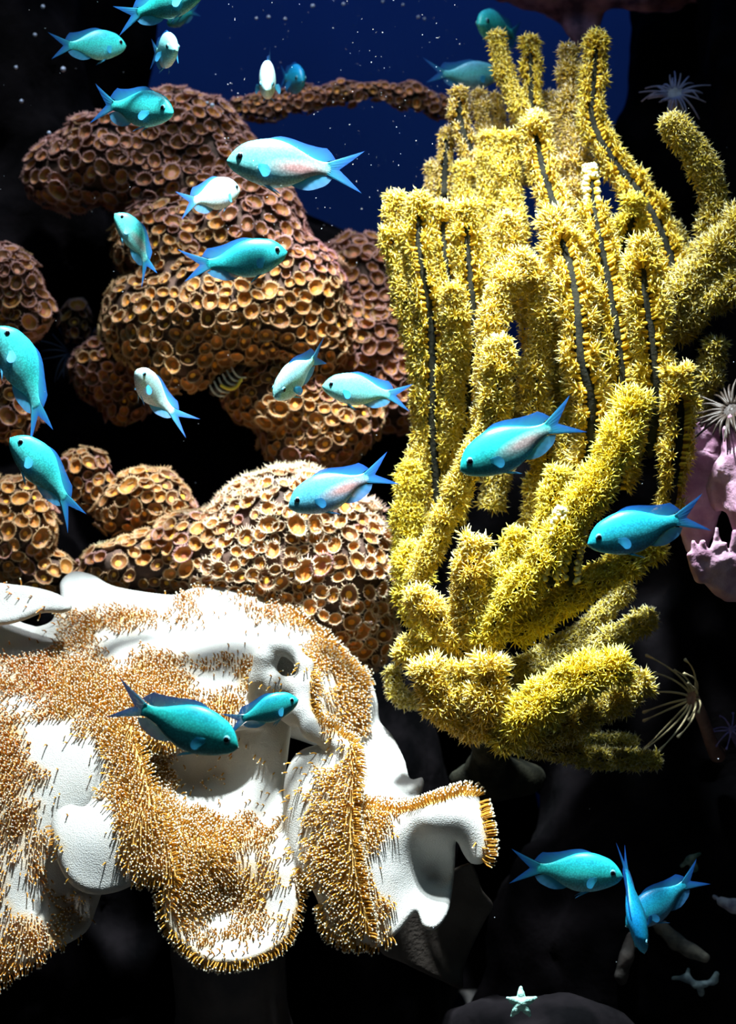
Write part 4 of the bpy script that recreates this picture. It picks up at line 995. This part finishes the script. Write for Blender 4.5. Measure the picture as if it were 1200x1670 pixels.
# ------------------------------------------------------------------ anemones and stalked polyps
def anemone(name, label, cat, c, D, axis, rdisc, rt, nt, thick, col_t, col_d, stalk, droop=.25, knob=0, seed=1, wig=.25, drift=(0, 0, 0)):
    """disc centre (px,py,D); axis points out of the disc; stalk: (px,py,D,r) chain from the disc down"""
    rr = np.random.default_rng(seed); g = empty(name, Vector(Wv([c + (D,)])[0])); tag(g, label, cat)
    o0 = Wv([c + (D,)])[0]; ax = np.array(axis, float); ax /= np.linalg.norm(ax); fr = frames(ax[None])[0]; a, b = fr[:, 0], fr[:, 1]
    md = mat(name + '_disc', tuple(x * .7 for x in col_d), col_d, 200, .5, .3, 600); mt_ = mat(name + '_tentacle', tuple(x * .75 for x in col_t), col_t, 150, .45)
    # disc: shallow dish
    V, Q = [], []; S = 20; prof = [(.5, -.5), (1.0, -.1), (1.02, .08), (.7, .02), (.3, .12), (.12, .02)]
    for r, z in prof:
        for k in range(S):
            t = k * 2 * math.pi / S; V.append(o0 + rdisc * PX * (r * (a * math.cos(t) + b * math.sin(t)) + z * ax))
    for i in range(len(prof) - 1):
        for k in range(S): Q.append((i * S + k, i * S + (k + 1) % S, (i + 1) * S + (k + 1) % S, (i + 1) * S + k))
    V.append(o0); T = [((len(prof) - 1) * S + k, (len(prof) - 1) * S + (k + 1) % S, len(V) - 1) for k in range(S)]
    under(g, mobj('oral_disc', npmesh('oral_disc', np.array(V), [np.array(Q), np.array(T)], md)))
    for j in range(nt):
        t = j * 2 * math.pi / nt + rr.normal(0, .08); out = a * math.cos(t) + b * math.sin(t); L_ = rt * rr.uniform(.75, 1.1) * PX
        rise = rr.uniform(.1, .6); p = []
        base = o0 + out * rdisc * PX * rr.uniform(.75, .98)
        sw = rr.normal(0, wig, 3) + np.array(drift)
        for u in np.linspace(0, 1, 8): p.append(base + L_ * (out * u + ax * rise * u * (1.2 - u) + sw * u * u + np.array([0, 0, -droop]) * u * u))
        rad = np.linspace(thick, thick * .45, 8) * PX
        if knob: rad[-1] = knob * PX; rad[-2] = thick * .5 * PX
        Vt, Qt, Tt = tubemesh(p, rad, 6)
        under(g, mobj('tentacle', npmesh('tentacle', Vt, [Qt, Tt], mt_)))
    if stalk:
        sp = catopen([s_ for s_ in stalk], 6); wp = Wv(sp); Vt, Qt, Tt = tubemesh(wp, sp[:, 3] * PX, 12)
        under(g, mobj('column', npmesh('column', Vt, [Qt, Tt], md)))
    return g
anemone('tube_anemone', 'pale violet anemone with thin spread tentacles on the dark rock', 'anemone', (1100, 152), 470, (-.1, -.75, .55), 17, 42, 26, 2.6, (.42, .40, .66), (.72, .66, .78), [(1100, 154, 474, 14), (1104, 180, 520, 12), (1130, 215, 640, 14)], .12, seed=3)
anemone('stalked_anemone', 'brown stalked anemone with pale knobbed tentacles on the right-hand rock', 'anemone', (1128, 1138), 180, (-.75, -.45, .2), 15, 66, 15, 2.4, (.55, .46, .26), (.34, .18, .13), [(1130, 1140, 184, 12), (1145, 1170, 210, 11), (1160, 1212, 300, 12), (1170, 1230, 420, 16)], .12, 3.2, seed=5, wig=.16, drift=(-.75, -.1, .02))
anemone('violet_anemone', 'small violet anemone with knobbed tips beside the brown stalked anemone', 'anemone', (1192, 1190), 250, (-.4, -.7, .5), 7, 30, 9, 1.8, (.30, .22, .55), (.22, .15, .35), [(1192, 1192, 252, 6), (1205, 1215, 330, 7), (1215, 1230, 420, 10)], .1, 2.6, seed=9)
anemone('brown_anemone', 'shaggy grey brown anemone at the right edge above the pink coral', 'anemone', (1192, 668), 60, (-.45, -.55, .6), 18, 46, 44, 3.2, (.06, .043, .032), (.04, .026, .02), [(1194, 672, 64, 16), (1215, 700, 120, 20), (1240, 720, 300, 26)], .05, seed=12, wig=.12)
anemone('dim_anemone', 'dim blue anemone in the dark gap right of the curved fish', 'anemone', (118, 575), 720, (.1, -.8, .5), 9, 58, 18, 2.0, (.05, .07, .14), (.12, .14, .18), [(118, 577, 724, 8), (120, 600, 800, 9), (110, 640, 900, 12)], .1, seed=14)

# curled tuft in the crevice
g = empty('feather_worm', Vector(Wv([(372, 640, 520)])[0])); tag(g, 'small curled feather worm with pale ribs and a yellow edge under the largest mound', 'worm')
m1 = mat('worm_rib', (.30, .34, .32), (.55, .60, .55), 200, .5); m2 = mat('worm_edge', (.60, .50, .04), (.75, .65, .08), 200, .5); m3 = mat('worm_body', (.02, .02, .02), (.05, .045, .04), 200, .6)
for j in range(6):
    cx, cy = 352 + j * 7, 640 - j * 6
    p = Wv([(cx - 10, cy - 12, 470), (cx - 5, cy - 2, 466), (cx + 3, cy + 5, 468), (cx + 14, cy + 6, 474)]); Vt, Qt, Tt = tubemesh(catopen(p, 4), np.full(13, 2.0 * PX), 6); under(g, mobj('rib', npmesh('rib', Vt, [Qt, Tt], m1)))
p = Wv([(360, 628, 464), (372, 634, 462), (384, 632, 464), (394, 618, 470)]); Vt, Qt, Tt = tubemesh(catopen(p, 5), np.full(16, 3.2 * PX), 8); under(g, mobj('edge', npmesh('edge', Vt, [Qt, Tt], m2)))
p = Wv([(345, 640, 490), (368, 628, 484), (392, 600, 500), (400, 580, 560)]); Vt, Qt, Tt = tubemesh(catopen(p, 5), np.full(16, 9 * PX), 8); under(g, mobj('tube', npmesh('tube', Vt, [Qt, Tt], m3)))

# ------------------------------------------------------------------ starfish and bits on the lower right rock
f = Field((815, 890), (1600, 1670), (-150, -70), 1.6)
for ang, ln in ((92, 25), (160, 24), (20, 25), (233, 25), (305, 24)):
    a = math.radians(ang); f.tube([(850, 1636, -110, 8), (850 + ln * .55 * math.cos(a), 1636 - ln * .55 * math.sin(a), -110, 5.6), (850 + ln * math.cos(a), 1636 - ln * math.sin(a), -108, 3.2)], 4)
f.roughen(1.2, .22, 2, 3)
sdf_thing('starfish', f, mat('starfish_skin', (.26, .58, .50), (.42, .74, .64), 300, .7, .6, 900), 'small pale turquoise starfish with five arms, low on the dark rock', 'starfish')
M_DEAD = mat('dead_coral', (.10, .10, .09), (.24, .22, .18), 120, .8, .7, 400)
def branchy(name, label, chains, m, box, st=3):
    f = Field(*box, st)
    for ch in chains: f.tube(ch, 6)
    f.roughen(2.5, .07, 3, 5); return sdf_thing(name, f, m, label, 'coral')
branchy('dead_coral_branch', 'knobbly grey dead coral branch below the dim blue fish', [[(1078, 1512, 345, 10), (1102, 1536, 335, 13), (1126, 1550, 325, 12), (1150, 1562, 318, 9)], [(1078, 1512, 345, 10), (1060, 1490, 420, 12)]], M_DEAD, ((1030, 1180), (1460, 1590), (290, 450)))
branchy('dead_coral_branch', 'faint brown coral stub below the thin diving fish', [[(1030, 1530, 375, 11), (1022, 1560, 360, 11), (1012, 1590, 365, 10), (1020, 1610, 400, 10)]], mat('dull_coral', (.05, .045, .04), (.11, .09, .08), 120, .8, .6, 400), ((980, 1060), (1500, 1640), (320, 440)))
branchy('dead_coral_twig', 'thin bluish coral twig with forked tip near the bottom right corner', [[(1098, 1596, 330, 4), (1118, 1594, 326, 4), (1134, 1606, 322, 5), (1150, 1604, 322, 5), (1166, 1600, 326, 5)], [(1120, 1596, 326, 4), (1122, 1580, 330, 3)], [(1160, 1602, 324, 5), (1168, 1588, 322, 4)], [(1140, 1606, 322, 5), (1144, 1622, 360, 5)]], mat('pale_twig', (.14, .20, .24), (.30, .40, .42), 150, .8, .5, 500), ((1085, 1185), (1565, 1640), (300, 400)), 2)
branchy('encrusting_patch', 'violet white encrusting patch at the right edge beside the dim fish tail', [[(1176, 1470, 350, 8), (1196, 1478, 345, 11), (1225, 1484, 350, 14)], [(1164, 1462, 350, 4), (1168, 1464, 372, 4)]], mat('pale_patch', (.30, .28, .42), (.62, .62, .72), 160, .8, .7, 500), ((1145, 1250), (1440, 1515), (310, 420)), 2.5)
branchy('encrusting_patch', 'speckled greenish patch of algae above the dim fish tail', [[(1112, 1412, 380, 4), (1124, 1402, 378, 5), (1140, 1392, 380, 4)], [(1128, 1402, 380, 5), (1132, 1416, 382, 7)]], mat('algae_patch', (.06, .14, .12), (.30, .42, .34), 200, .8, .7, 500), ((1095, 1160), (1375, 1440), (350, 410)), 2)

# ------------------------------------------------------------------ bubbles and drifting specks
M_SPECK = mat('drifting_speck', (.75, .82, .9), None, rough=.4); M_BUB = mat('bubble', (.55, .65, .85), None, rough=.05, spec=.9)
oct_v = np.array([(1, 0, 0), (-1, 0, 0), (0, 1, 0), (0, -1, 0), (0, 0, 1), (0, 0, -1)], float)
oct_f = np.array([(0, 2, 4), (2, 1, 4), (1, 3, 4), (3, 0, 4), (2, 0, 5), (1, 2, 5), (3, 1, 5), (0, 3, 5)])
pts = []
for _ in range(420):
    if RNG.random() < .62: px, py = RNG.uniform(360, 760), RNG.uniform(0, 400)
    elif RNG.random() < .5: px, py = RNG.uniform(0, 400), RNG.uniform(0, 900)
    else: px, py = RNG.uniform(560, 1200), RNG.uniform(0, 1600)
    pts.append(Wv([(px, py, 0)])[0] * 0 + np.array(P(px, py, RNG.uniform(.82, 1.3))))
pts = np.array(pts); r = RNG.uniform(.35, .9, len(pts)) * PX
VV = (pts[:, None] + oct_v[None] * r[:, None, None]).reshape(-1, 3); FF = (oct_f[None] + (np.arange(len(pts)) * 6)[:, None, None]).reshape(-1, 3)
o = mobj('drifting_specks', npmesh('drifting_specks', VV, FF, M_SPECK)); tag(o, 'fine white specks drifting in the blue water', 'particles', kind='stuff')

for i, (px, py, d, r) in enumerate([(70, 11, 1.25, 3.2), (57, 57, 1.25, 3), (26, 110, 1.22, 3), (103, 113, 1.22, 4.2), (80, 217, 1.2, 3.4), (35, 165, 1.22, 3.2), (560, 7, 1.3, 3), (510, 10, 1.3, 3.4), (438, 28, 1.3, 3), (418, 30, 1.3, 2.4), (465, 31, 1.3, 2.6), (682, 28, 1.3, 2.8), (692, 31, 1.3, 2.4), (624, 3, 1.3, 2.6), (657, 8, 1.3, 2.4), (346, 172, 1.16, 4.0), (338, 168, 1.16, 2.6)]):
    S, R_ = 12, 8; Vb = [(math.sin(j / R_ * math.pi) * math.cos(k * 2 * math.pi / S), math.sin(j / R_ * math.pi) * math.sin(k * 2 * math.pi / S), math.cos(j / R_ * math.pi)) for j in range(R_ + 1) for k in range(S)]
    Qb = [(j * S + k, (j + 1) * S + k, (j + 1) * S + (k + 1) % S, j * S + (k + 1) % S) for j in range(R_) for k in range(S)]
    o = mobj('bubble', npmesh('bubble', np.array(Vb) * r * PX * d, np.array(Qb), M_BUB), loc=P(px, py, d))
    tag(o, 'tiny pale air bubble clinging to the pinkish polyp mound' if d < 1.18 else 'tiny pale blue air bubble against the black rock' if d < 1.26 else 'tiny blue air bubble in open water above the rock bridge', 'bubble', 'air bubbles near the surface')
